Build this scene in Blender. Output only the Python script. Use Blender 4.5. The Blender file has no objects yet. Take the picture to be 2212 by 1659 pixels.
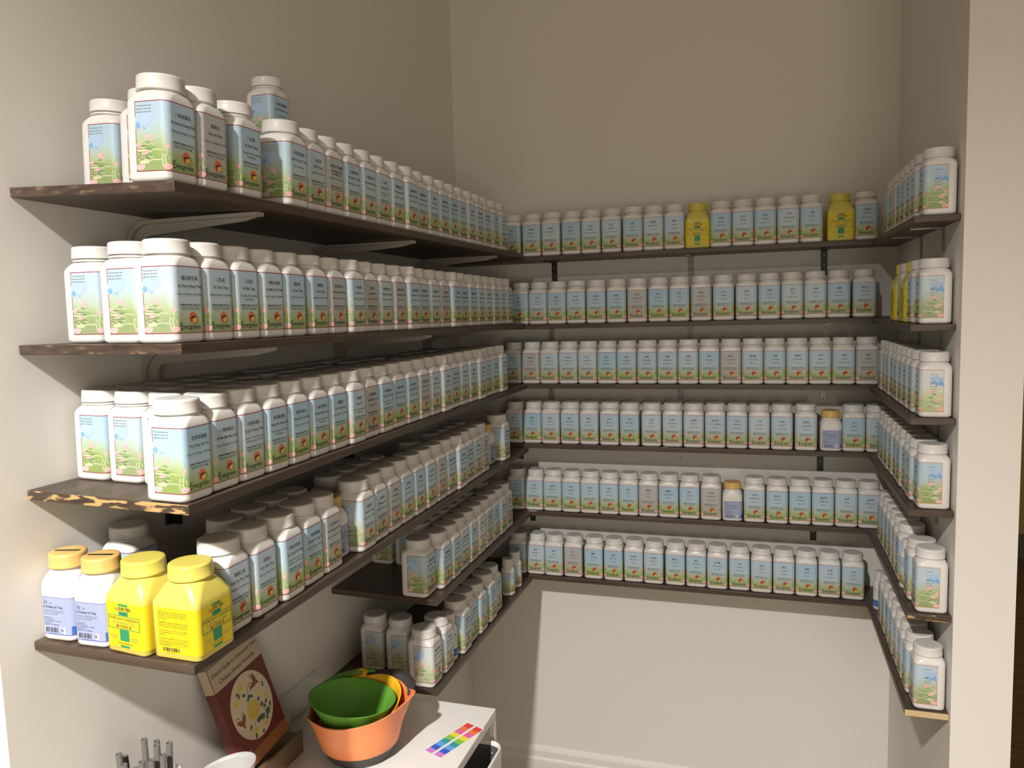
import bpy, math, random
from math import sin, cos, pi, radians, atan2
from mathutils import Vector, Matrix
random.seed(7)
SC = bpy.context.scene
COL = SC.collection
# ------------------------------------------------------------------ camera
CX, CY, FPX = 1106.0, 829.5, 1661.42
CAM = Vector((0.74394, -2.45116, 1.35521))
FW = Vector((-0.30752755, 0.94655793, -0.09723624))
RT = Vector((0.95153662, 0.30615397, -0.02911726))
UPV = Vector((-0.00220809, 0.10147821, 0.99483531))
cd = bpy.data.cameras.new('camera')
cam = bpy.data.objects.new('camera', cd)
COL.objects.link(cam)
m3 = Matrix((RT, UPV, -FW)).transposed()
cam.matrix_world = Matrix.Translation(CAM) @ m3.to_4x4()
cd.sensor_fit = 'HORIZONTAL'
cd.sensor_width = 36.0
cd.lens = FPX / 2212 * 36.0
cd.clip_start = 0.02
SC.camera = cam
# ------------------------------------------------------------------ world, lamps, exposure
W = bpy.data.worlds.new('world'); SC.world = W; W.use_nodes = True
bgn = W.node_tree.nodes['Background']
bgn.inputs[0].default_value = (1.0, 0.87, 0.67, 1); bgn.inputs[1].default_value = 0.31
def lamp(name, kind, loc, energy, color, target=None, **kw):
    d = bpy.data.lights.new(name, kind); d.energy = energy; d.color = color
    for k, v in kw.items(): setattr(d, k, v)
    o = bpy.data.objects.new(name, d); COL.objects.link(o); o.location = loc
    if target is not None:
        o.rotation_euler = (Vector(target) - Vector(loc)).to_track_quat('-Z', 'Y').to_euler()
    return o
lamp('recessed_lamp', 'SPOT', (0.20, -3.40, 2.66), 900, (1.0, 0.955, 0.895), (0.20, -3.399, 0.0),
     spot_size=radians(156), spot_blend=1.0, shadow_soft_size=0.055)
lamp('added_fill_light', 'AREA', (1.5, -4.1, 0.95), 18, (1.0, 0.88, 0.71), (0.35, 0.0, 1.15), shape='DISK', size=1.3)  # soft fill added behind the camera to brighten bottle fronts, no real source
SC.view_settings.view_transform = 'Standard'
SC.view_settings.look = 'None'
SC.view_settings.gamma = 1.0
SC.view_settings.use_curve_mapping = False
SC.view_settings.exposure = 0.0

# ------------------------------------------------------------------ photo calibration: pixel -> point on a plane of the room
def proj(P):
    v = Vector(P) - CAM; z = v.dot(FW)
    return CX + FPX * v.dot(RT) / z, CY - FPX * v.dot(UPV) / z
def bp(x, y, ax, val):
    d = FW + RT * ((x - CX) / FPX) - UPV * ((y - CY) / FPX)
    return CAM + d * ((val - CAM[ax]) / d[ax])

# ------------------------------------------------------------------ materials
def new_mat(name):
    m = bpy.data.materials.new(name); m.use_nodes = True
    nt = m.node_tree; b = nt.nodes['Principled BSDF']
    return m, nt, b
def plain(name, col, rough=0.5, metal=0.0, bump=0.0, bscale=60, coat=0.0, var=0.0):
    m, nt, b = new_mat(name)
    b.inputs['Base Color'].default_value = (*col, 1)
    b.inputs['Roughness'].default_value = rough
    b.inputs['Metallic'].default_value = metal
    b.inputs['Coat Weight'].default_value = coat
    tc = nt.nodes.new('ShaderNodeTexCoord'); n = nt.nodes.new('ShaderNodeTexNoise')
    n.inputs['Scale'].default_value = bscale; n.inputs['Detail'].default_value = 4
    nt.links.new(tc.outputs['Object'], n.inputs['Vector'])
    if var > 0:
        mx = nt.nodes.new('ShaderNodeMix'); mx.data_type = 'RGBA'
        mx.inputs[6].default_value = (*[c * (1 - var) for c in col], 1)
        mx.inputs[7].default_value = (*[min(1, c * (1 + var)) for c in col], 1)
        nt.links.new(n.outputs['Fac'], mx.inputs[0]); nt.links.new(mx.outputs[2], b.inputs['Base Color'])
    if bump > 0:
        bm_ = nt.nodes.new('ShaderNodeBump'); bm_.inputs['Strength'].default_value = bump; bm_.inputs['Distance'].default_value = 0.002
        nt.links.new(n.outputs['Fac'], bm_.inputs['Height']); nt.links.new(bm_.outputs['Normal'], b.inputs['Normal'])
    return m
M_WALL = plain('wall_paint', (0.785, 0.76, 0.715), 0.8, bump=0.035, bscale=140, var=0.008)
M_TRIM = plain('trim_paint', (0.82, 0.78, 0.73), 0.5, bump=0.05, var=0.01)
M_CEIL = plain('ceiling_paint', (0.72, 0.69, 0.64), 0.85, bump=0.05, bscale=120)
M_MUST = plain('mustard_paint', (0.42, 0.30, 0.09), 0.7, bump=0.1)
M_SKIRT = plain('grey_skirting', (0.12, 0.11, 0.10), 0.6)
M_WHITE = plain('white_plastic', (0.73, 0.72, 0.705), 0.33, bump=0.03, bscale=200)
M_CAP = plain('white_cap_plastic', (0.70, 0.685, 0.665), 0.42, bump=0.03, bscale=300)
M_INK = plain('black_ink', (0.03, 0.035, 0.04), 0.6)
M_INKG = plain('grey_ink', (0.16, 0.17, 0.18), 0.6)
M_RED = plain('dark_red_ink', (0.30, 0.025, 0.05), 0.5)
M_ORB = plain('orange_border_ink', (0.62, 0.25, 0.07), 0.5)
M_SUN = plain('sun_orange_ink', (0.70, 0.15, 0.055), 0.5)
M_SUNY = plain('sun_yellow_ink', (0.75, 0.45, 0.07), 0.5)
M_PINK = plain('lotus_pink_ink', (0.82, 0.46, 0.46), 0.5)
M_PALE = plain('pale_stem_ink', (0.60, 0.66, 0.40), 0.5)
M_LEAF = plain('leaf_green_ink', (0.25, 0.38, 0.16), 0.5)
M_CLOUD = plain('cloud_blue_ink', (0.21, 0.41, 0.70), 0.5)
M_CLOUD2 = plain('pale_cloud_ink', (0.42, 0.57, 0.79), 0.5)
M_YEL = plain('yellow_plastic', (0.66, 0.57, 0.11), 0.36, bump=0.03, bscale=200)
M_YLAB = plain('yellow_label_paper', (0.70, 0.55, 0.012), 0.45)
M_GRN = plain('green_ink', (0.03, 0.27, 0.12), 0.5)
M_ORCAP = plain('amber_cap_plastic', (0.70, 0.46, 0.15), 0.35, bump=0.02)
M_LAV = plain('lavender_label_paper', (0.34, 0.39, 0.60), 0.45)
M_BLUE = plain('blue_ink', (0.05, 0.13, 0.48), 0.45)
M_NAVY = plain('violet_blue_ink', (0.10, 0.10, 0.42), 0.45)
M_PAPER = plain('white_paper', (0.80, 0.79, 0.77), 0.6)
M_BLACK = plain('black_metal', (0.022, 0.021, 0.02), 0.45)
M_GREYM = plain('grey_zinc', (0.27, 0.27, 0.26), 0.42, metal=0.6)
M_BRKT = plain('beige_grey_steel', (0.40, 0.37, 0.33), 0.5, bump=0.03)
M_SCREW = plain('screw_metal', (0.55, 0.53, 0.5), 0.3, metal=0.9)
M_CART = plain('white_cart_enamel', (0.83, 0.82, 0.79), 0.32, bump=0.02)
M_DKGREY = plain('dark_grey_lining', (0.10, 0.10, 0.105), 0.7)
M_ORANGE = plain('orange_bowl_plastic', (0.86, 0.27, 0.10), 0.36, bump=0.02)
M_GREEN = plain('green_bowl_plastic', (0.13, 0.36, 0.045), 0.34, bump=0.02)
M_YBOWL = plain('yellow_cup_plastic', (0.85, 0.50, 0.02), 0.35)
M_RUB = plain('charcoal_rubber', (0.055, 0.05, 0.05), 0.65)
M_BRED = plain('maroon_cover', (0.135, 0.030, 0.022), 0.4, var=0.1)
M_CREAM = plain('cream_cover', (0.62, 0.52, 0.38), 0.5)
M_CREAM2 = plain('tan_band', (0.52, 0.42, 0.29), 0.5)
M_PEON = plain('peony_yellow', (0.60, 0.42, 0.09), 0.5)
M_PEON2 = plain('pale_peony', (0.66, 0.52, 0.22), 0.5)
M_DLEAF = plain('dark_leaf', (0.07, 0.12, 0.06), 0.5)
M_BAT = plain('russet_moth', (0.24, 0.075, 0.03), 0.5)
M_TBAND = plain('russet_band', (0.27, 0.10, 0.035), 0.5)
M_PAGES = plain('book_pages', (0.62, 0.54, 0.42), 0.8)
M_STRAW = plain('smoke_grey_plastic', (0.10, 0.092, 0.084), 0.75, var=0.1)
M_CUP = plain('white_cup', (0.46, 0.45, 0.44), 0.45)
def glassy(name, col, rough=0.08, alpha=0.22):
    m, nt, b = new_mat(name)
    b.inputs['Base Color'].default_value = (*col, 1); b.inputs['Roughness'].default_value = rough
    b.inputs['Alpha'].default_value = alpha
    return m
M_ACRYL = glassy('clear_acrylic', (0.80, 0.85, 0.82), 0.06, 0.16)
M_ACRYE = glassy('acrylic_edge', (0.72, 0.82, 0.76), 0.1, 0.75)
M_BAG = glassy('clear_bag', (0.75, 0.74, 0.72), 0.18, 0.4)

def wood(name, dark=(0.040, 0.026, 0.019), light=(0.105, 0.072, 0.052), worn=None, amount=0.5, sx=(3, 60, 60)):
    m, nt, b = new_mat(name)
    tc = nt.nodes.new('ShaderNodeTexCoord'); mp = nt.nodes.new('ShaderNodeMapping')
    mp.inputs['Scale'].default_value = sx
    n = nt.nodes.new('ShaderNodeTexNoise'); n.inputs['Scale'].default_value = 1.0; n.inputs['Detail'].default_value = 6
    n.inputs['Distortion'].default_value = 0.6
    nt.links.new(tc.outputs['Object'], mp.inputs['Vector']); nt.links.new(mp.outputs[0], n.inputs['Vector'])
    cr = nt.nodes.new('ShaderNodeValToRGB')
    cr.color_ramp.elements[0].position = 0.3; cr.color_ramp.elements[0].color = (*dark, 1)
    cr.color_ramp.elements[1].position = 0.75; cr.color_ramp.elements[1].color = (*light, 1)
    nt.links.new(n.outputs['Fac'], cr.inputs[0])
    out = cr.outputs[0]
    if worn:
        n2 = nt.nodes.new('ShaderNodeTexNoise'); n2.inputs['Scale'].default_value = 1.0; n2.inputs['Detail'].default_value = 5
        mp2 = nt.nodes.new('ShaderNodeMapping'); mp2.inputs['Scale'].default_value = (30, 30, 120)
        nt.links.new(tc.outputs['Object'], mp2.inputs['Vector']); nt.links.new(mp2.outputs[0], n2.inputs['Vector'])
        c2 = nt.nodes.new('ShaderNodeValToRGB'); c2.color_ramp.elements[0].position = 1 - amount - 0.03; c2.color_ramp.elements[1].position = 1 - amount + 0.03
        nt.links.new(n2.outputs['Fac'], c2.inputs[0])
        mx = nt.nodes.new('ShaderNodeMix'); mx.data_type = 'RGBA'
        nt.links.new(c2.outputs[0], mx.inputs[0]); nt.links.new(out, mx.inputs[6]); mx.inputs[7].default_value = (*worn, 1)
        out = mx.outputs[2]
    nt.links.new(out, b.inputs['Base Color'])
    b.inputs['Roughness'].default_value = 0.42
    bu = nt.nodes.new('ShaderNodeBump'); bu.inputs['Strength'].default_value = 0.25; bu.inputs['Distance'].default_value = 0.001
    nt.links.new(n.outputs['Fac'], bu.inputs['Height']); nt.links.new(bu.outputs['Normal'], b.inputs['Normal'])
    return m
M_WOODY = wood('dark_stained_wood_along_wall', sx=(70, 4, 70))
M_WOODX = wood('dark_stained_wood_across_wall', sx=(4, 70, 70))
M_END0 = wood('scuffed_board_end', sx=(30, 30, 120), worn=(0.20, 0.13, 0.08), amount=0.36)
M_END1 = wood('chipped_board_end', sx=(30, 30, 120), worn=(0.50, 0.33, 0.14), amount=0.46)
M_END2 = wood('bare_board_end', sx=(30, 30, 120), worn=(0.62, 0.47, 0.27), amount=0.72)
M_FLOOR = wood('brown_wood_floor', (0.10, 0.055, 0.028), (0.24, 0.14, 0.07), sx=(6, 40, 40))
M_STAND = wood('brown_wood_stand', (0.11, 0.075, 0.04), (0.24, 0.17, 0.09), sx=(40, 5, 40))

def label_mat(name, top, mid, low, green):
    """printed label paper: a sky-to-meadow print, uv.y runs bottom to top of the label"""
    m, nt, b = new_mat(name)
    uv = nt.nodes.new('ShaderNodeUVMap'); sp = nt.nodes.new('ShaderNodeSeparateXYZ')
    nt.links.new(uv.outputs[0], sp.inputs[0])
    nz = nt.nodes.new('ShaderNodeTexNoise'); nz.inputs['Scale'].default_value = 7; nz.inputs['Detail'].default_value = 5
    oi = nt.nodes.new('ShaderNodeObjectInfo')
    ad = nt.nodes.new('ShaderNodeVectorMath'); ad.operation = 'ADD'
    nt.links.new(uv.outputs[0], ad.inputs[0]); nt.links.new(oi.outputs['Random'], ad.inputs[1]); nt.links.new(ad.outputs[0], nz.inputs['Vector'])
    ma = nt.nodes.new('ShaderNodeMath'); ma.operation = 'MULTIPLY_ADD'; ma.inputs[1].default_value = 0.18; ma.inputs[2].default_value = -0.09
    nt.links.new(nz.outputs['Fac'], ma.inputs[0])
    fu = nt.nodes.new('ShaderNodeMath'); fu.operation = 'SUBTRACT'; fu.inputs[1].default_value = 0.8
    fa = nt.nodes.new('ShaderNodeMath'); fa.operation = 'ABSOLUTE'
    fm = nt.nodes.new('ShaderNodeMapRange'); fm.interpolation_type = 'SMOOTHSTEP'
    for q_, v_ in ((1, .22), (2, .42), (3, 0.0), (4, .20)): fm.inputs[q_].default_value = v_
    fs = nt.nodes.new('ShaderNodeMath'); fs.operation = 'SUBTRACT'
    nt.links.new(sp.outputs[0], fu.inputs[0]); nt.links.new(fu.outputs[0], fa.inputs[0]); nt.links.new(fa.outputs[0], fm.inputs[0])
    nt.links.new(sp.outputs[1], fs.inputs[0]); nt.links.new(fm.outputs[0], fs.inputs[1])
    a2 = nt.nodes.new('ShaderNodeMath'); a2.operation = 'ADD'
    nt.links.new(fs.outputs[0], a2.inputs[0]); nt.links.new(ma.outputs[0], a2.inputs[1])
    cr = nt.nodes.new('ShaderNodeValToRGB'); e = cr.color_ramp.elements
    e[0].position = 0.0; e[0].color = (*[g * 0.8 for g in green], 1)
    e[1].position = 1.0; e[1].color = (*top, 1)
    for p, c in ((0.15, green), (0.30, low), (0.46, mid)):
        k = e.new(p); k.color = (*c, 1)
    nt.links.new(a2.outputs[0], cr.inputs[0])
    hs = nt.nodes.new('ShaderNodeHueSaturation')
    mr = nt.nodes.new('ShaderNodeMapRange'); mr.inputs[3].default_value = 0.62; mr.inputs[4].default_value = 1.05
    nt.links.new(oi.outputs['Random'], mr.inputs[0]); nt.links.new(mr.outputs[0], hs.inputs['Saturation'])
    nt.links.new(cr.outputs[0], hs.inputs['Color']); nt.links.new(hs.outputs[0], b.inputs['Base Color'])
    b.inputs['Roughness'].default_value = 0.38
    return m
M_LB = label_mat('sky_blue_label_paper', (0.40, 0.57, 0.74), (0.42, 0.58, 0.67), (0.43, 0.54, 0.40), (0.33, 0.44, 0.15))
M_LG = label_mat('grey_label_paper', (0.46, 0.49, 0.51), (0.46, 0.475, 0.475), (0.44, 0.44, 0.38), (0.39, 0.39, 0.25))
M_LP = label_mat('pale_label_paper', (0.62, 0.66, 0.72), (0.62, 0.67, 0.68), (0.60, 0.64, 0.50), (0.50, 0.58, 0.30))
ART = [M_LB, M_RED, M_INK, M_INKG, M_SUN, M_SUNY, M_PINK, M_PALE, M_LEAF, M_CLOUD, M_CLOUD2]
PAPER, RED, INK, INKG, SUN, SUNY, PINK, PALE, LEAF, CLOUD, CLOUD2 = range(11)

# ------------------------------------------------------------------ mesh helpers
class MB:
    def __init__(s): s.v = []; s.f = []; s.mi = []; s.uv = {}
    def add(s, vs, fs, mi=0):
        o = len(s.v); s.v.extend([tuple(v) for v in vs])
        for f in fs: s.f.append(tuple(i + o for i in f)); s.mi.append(mi)
        return o
    def box(s, a, b, mi=0):
        x0, y0, z0 = a; x1, y1, z1 = b
        s.add([(x0, y0, z0), (x1, y0, z0), (x1, y1, z0), (x0, y1, z0), (x0, y0, z1), (x1, y0, z1), (x1, y1, z1), (x0, y1, z1)],
              [(0, 3, 2, 1), (4, 5, 6, 7), (0, 1, 5, 4), (1, 2, 6, 5), (2, 3, 7, 6), (3, 0, 4, 7)], mi)
    def rings(s, rings, mi=0, cap0=True, cap1=True, closed=True):
        n = len(rings[0]); o = len(s.v)
        for r in rings: s.v.extend([tuple(p) for p in r])
        for k in range(len(rings) - 1):
            for i in range(n if closed else n - 1):
                j = (i + 1) % n
                s.f.append((o + k * n + i, o + k * n + j, o + (k + 1) * n + j, o + (k + 1) * n + i)); s.mi.append(mi)
        if cap0: s.f.append(tuple(o + i for i in reversed(range(n)))); s.mi.append(mi)
        if cap1: s.f.append(tuple(o + (len(rings) - 1) * n + i for i in range(n))); s.mi.append(mi)
    def lathe(s, prof, n=40, mi=0, cap0=True, cap1=True, c=(0, 0)):
        s.rings([[(c[0] + r * cos(2 * pi * i / n), c[1] + r * sin(2 * pi * i / n), z) for i in range(n)] for r, z in prof], mi, cap0, cap1)
    def tube(s, pts, r, n=10, mi=0, cap=True):
        pts = [Vector(p) for p in pts]; rs = []
        for k, p in enumerate(pts):
            t = (pts[min(k + 1, len(pts) - 1)] - pts[max(k - 1, 0)]).normalized()
            a = t.cross(Vector((0, 0, 1)))
            if a.length < 0.05: a = t.cross(Vector((0, 1, 0)))
            a.normalize(); b = t.cross(a)
            rr = r[k] if isinstance(r, (list, tuple)) else r
            rs.append([p + a * (rr * cos(2 * pi * i / n)) + b * (rr * sin(2 * pi * i / n)) for i in range(n)])
        s.rings(rs, mi, cap, cap)
    def mesh(s, name, mats, smooth=True):
        me = bpy.data.meshes.new(name); me.from_pydata(s.v, [], s.f)
        for m in mats: me.materials.append(m)
        me.polygons.foreach_set('material_index', s.mi)
        me.polygons.foreach_set('use_smooth', [smooth] * len(s.f))
        if s.uv:
            l = me.uv_layers.new(name='UVMap')
            flat = []
            for lp in me.loops: flat.extend(s.uv.get(lp.vertex_index, (0.0, 0.0)))
            l.data.foreach_set('uv', flat)
        me.update(); return me
def obj(name, me, parent=None, loc=None, rz=None):
    o = bpy.data.objects.new(name, me); COL.objects.link(o)
    if parent: o.parent = parent
    if loc is not None: o.location = loc
    if rz is not None: o.rotation_euler = (0, 0, rz)
    return o
def tag(o, label, cat, group=None, kind=None):
    o['label'] = label; o['category'] = cat
    if group: o['group'] = group
    if kind: o['kind'] = kind
    return o
def thing(name, label, cat, loc, rz=0, group=None):
    o = obj(name, None, None, loc, rz); o.empty_display_size = 0.02
    return tag(o, label, cat, group)
def struct(name, mb, mats, smooth=False):
    o = obj(name, mb.mesh(name, mats, smooth)); o['kind'] = 'structure'; return o
def bevel(o, w, seg=2):
    b = o.modifiers.new('bevel', 'BEVEL'); b.width = w; b.segments = seg; b.limit_method = 'ANGLE'; return o

# ------------------------------------------------------------------ lettering: glyph outlines as flat faces, cached
_tc = {}
def glyphs(text, bold=0.0, shear=0.0, res=2):
    key = (text, bold, shear, res)
    if key in _tc: return _tc[key]
    cu = bpy.data.curves.new('t', 'FONT'); cu.body = text; cu.size = 1.0; cu.align_x = 'CENTER'; cu.align_y = 'CENTER'
    cu.resolution_u = res; cu.offset = bold; cu.shear = shear; cu.fill_mode = 'FRONT'
    o = bpy.data.objects.new('t', cu); COL.objects.link(o)
    dg = bpy.context.evaluated_depsgraph_get()
    me = bpy.data.meshes.new_from_object(o.evaluated_get(dg))
    vs = [(v.co.x, v.co.y) for v in me.vertices]; fs = [tuple(p.vertices) for p in me.polygons]
    bpy.data.objects.remove(o); bpy.data.curves.remove(cu); bpy.data.meshes.remove(me)
    w = (max(v[0] for v in vs) - min(v[0] for v in vs)) if vs else 0.0
    _tc[key] = (vs, fs, w); return _tc[key]

# ------------------------------------------------------------------ the square bottle
def rring(a, r, z, m=5, sup=0.0012):
    """rounded square ring, counter-clockwise from the -x side's lower end"""
    r = min(r, a); pts = []
    for q, (sx, sy) in enumerate(((-1, -1), (1, -1), (1, 1), (-1, 1))):
        cx_, cy_ = sx * (a - r), sy * (a - r); a0 = pi + q * pi / 2
        t0 = a0 + pi / 2
        st = (a - r) * 0.25 if (a - r) * 0.25 < sup else sup
        p0 = (cx_ + r * cos(a0), cy_ + r * sin(a0)); p1 = (cx_ + r * cos(a0 + pi / 2), cy_ + r * sin(a0 + pi / 2))
        d0 = (-cos(t0) * 1, -sin(t0) * 1)
        pts.append((p0[0] + d0[0] * st, p0[1] + d0[1] * st, z))
        for i in range(m):
            th = a0 + pi / 2 * i / (m - 1); pts.append((cx_ + r * cos(th), cy_ + r * sin(th), z))
        d1 = (cos(a0 + pi), sin(a0 + pi))
        pts.append((p1[0] + d1[0] * st, p1[1] + d1[1] * st, z))
    return pts
HA, HR = 0.0315, 0.0100
def body_mesh(name, prof, mat):
    b = MB(); b.rings([rring(a, r, z) for z, a, r in prof]); return b.mesh(name, [mat])
ME_BODY = body_mesh('bottle_body', [(0, .0268, .009), (.0012, .0294, .0097), (.004, .0312, .0102), (.0055, .0315, .0100), (.100, .0315, .0100), (.1050, .0314, .0108), (.1095, .0306, .014),
                                    (.1135, .0290, .0180), (.1163, .0275, .0225), (.1175, .0268, .0255), (.1190, .0262, .0262), (.1240, .0262, .0262)], M_WHITE)
def cap_mesh(name, mat, r=0.0298, z0=0.1195, z1=0.1400, ribs=60, depth=0.0006, skirt=0.0018):
    b = MB(); n = ribs * 2; rs = []
    prof = [(r - .0006, z0, 0), (r, z0 + .0004, 0), (r, z0 + skirt, 0), (r - .0002, z0 + skirt + .0006, 1), (r - .0006, z1 - .0042, 1), (r - .0008, z1 - .0030, 0), (r - .0014, z1 - .0014, 0), (r - .0028, z1 - .0004, 0), (r - .0050, z1, 0), (r * .55, z1 - .0002, 0)]
    for rr, z, k in prof:
        rs.append([((rr - (depth if (k and i % 2) else 0)) * cos(2 * pi * i / n), (rr - (depth if (k and i % 2) else 0)) * sin(2 * pi * i / n), z) for i in range(n)])
    b.rings(rs); return b.mesh(name, [mat])
ME_CAP = cap_mesh('ribbed_cap', M_CAP)
ME_CAPW = cap_mesh('wrapped_cap', M_WHITE, r=0.0302, z0=0.1225, z1=0.1405, ribs=18, depth=0.0007, skirt=0.001)
_b = MB(); _b.lathe([(.0268, .1178), (.0287, .1182), (.0290, .1192), (.0286, .1204), (.0270, .1212)], 48); ME_RING = _b.mesh('tamper_band', [M_WHITE])

class Wrap:
    """flat print coordinates (s = along the wrap, 0 = middle of the front face; z = height) -> a rounded square body"""
    def __init__(s, a, r, off): s.a, s.r, s.off = a, r, off; s.flat = a - r; s.arc = pi / 2 * r
    def __call__(s, u, z, off=0.0):
        a, r, d = s.a, s.r, s.off + off * .6; sg = 1 if u >= 0 else -1; u = abs(u)
        if u <= s.flat: x, y = u, -a - d
        elif u <= s.flat + s.arc:
            th = (u - s.flat) / r; x = s.flat + (r + d) * sin(th); y = -s.flat - (r + d) * cos(th)
        else: x = a + d; y = -s.flat + (u - s.flat - s.arc)
        return (sg * x, y, z)
    def side_mid(s): return s.flat + s.arc + s.flat      # centre of a side face
class Label:
    def __init__(s, wrap): s.w = wrap; s.b = MB(); s.k = 0
    def sheet(s, s0, s1, z0, z1, mi=0, off=0.0, uv=True):
        w = s.w; brk = [s0, s1]
        for sg in (-1, 1):
            for i in range(6): brk.append(sg * (w.flat + w.arc * i / 5))
            brk.append(sg * (w.flat + w.arc + 0.001)); brk.append(sg * (w.flat - 0.001))
        brk = sorted(x for x in set(brk) if s0 <= x <= s1)
        vs = []
        for u in brk: vs += [w(u, z0, off), w(u, z1, off)]
        o = s.b.add(vs, [(2 * i, 2 * i + 2, 2 * i + 3, 2 * i + 1) for i in range(len(brk) - 1)], mi)
        if uv:
            for i, u in enumerate(brk):
                s.b.uv[o + 2 * i] = ((u - s0) / (s1 - s0) * 1.6, 0.0); s.b.uv[o + 2 * i + 1] = ((u - s0) / (s1 - s0) * 1.6, 1.0)
    def poly(s, pts, mi, off=0.00025):
        s.k += 1; off += .000005 * (s.k % 40); s.b.add([s.w(u, z, off) for u, z in pts], [tuple(range(len(pts)))], mi)
    def oval(s, u, z, ru, rz, mi, off=0.00025, n=10, rot=0.0):
        s.poly([(u + ru * cos(t) * cos(rot) - rz * sin(t) * sin(rot), z + ru * cos(t) * sin(rot) + rz * sin(t) * cos(rot)) for t in [2 * pi * i / n for i in range(n)]], mi, off)
    def line(s, pts, wd, mi, off=0.0002):
        for (u0, z0), (u1, z1) in zip(pts[:-1], pts[1:]):
            L = math.hypot(u1 - u0, z1 - z0) or 1e-9; nx, nz = -(z1 - z0) / L * wd / 2, (u1 - u0) / L * wd / 2
            s.poly([(u0 + nx, z0 + nz), (u0 - nx, z0 - nz), (u1 - nx, z1 - nz), (u1 + nx, z1 + nz)], mi, off)
    def text(s, t, u, z, size, mi, align='C', maxw=None, bold=0.0, off=0.0006, shear=0.0, res=1, sx=1.0):
        vs, fs, w = glyphs(t, bold, shear, res)
        if not vs: return
        if maxw and w * size * sx > maxw: sx = maxw / (w * size)
        du = u if align == 'C' else u + w * size * sx / 2
        s.b.add([s.w(du + x * size * sx, z + y * size, off) for x, y in vs], fs, mi)
    def bar(s, u0, z0, wd, ht, n, mi, off=0.00035, seed=3):
        rg = random.Random(seed); u = u0
        while u < u0 + wd:
            t = rg.choice([.0003, .0006, .0009]); s.poly([(u, z0), (u + t, z0), (u + t, z0 + ht), (u, z0 + ht)], mi, off); u += t + rg.choice([.0004, .0007, .001])
WE = Wrap(HA, HR, 0.00025)
LZ0, LZ1, LS = 0.0125, 0.1030, 0.0315 * 2 - 0.017 + 0.0135   # label foot, top, half-length of the wrap
LS = WE.flat + WE.arc + (0.0145 + WE.flat)
H = LZ1 - LZ0
def fz(fr): return LZ1 - H * fr                                # height from a fraction down the label
def lotus(L, u, z, k, off=.0003):
    for dx, rot in ((-.7, .7), (.7, -.7), (-.35, .3), (.35, -.3), (0, 0)):
        L.oval(u + dx * k, z + abs(dx) * -.15 * k, k * .42, k * .8, PINK, off + (.00005 if dx == 0 else 0), 8, rot)
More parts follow.
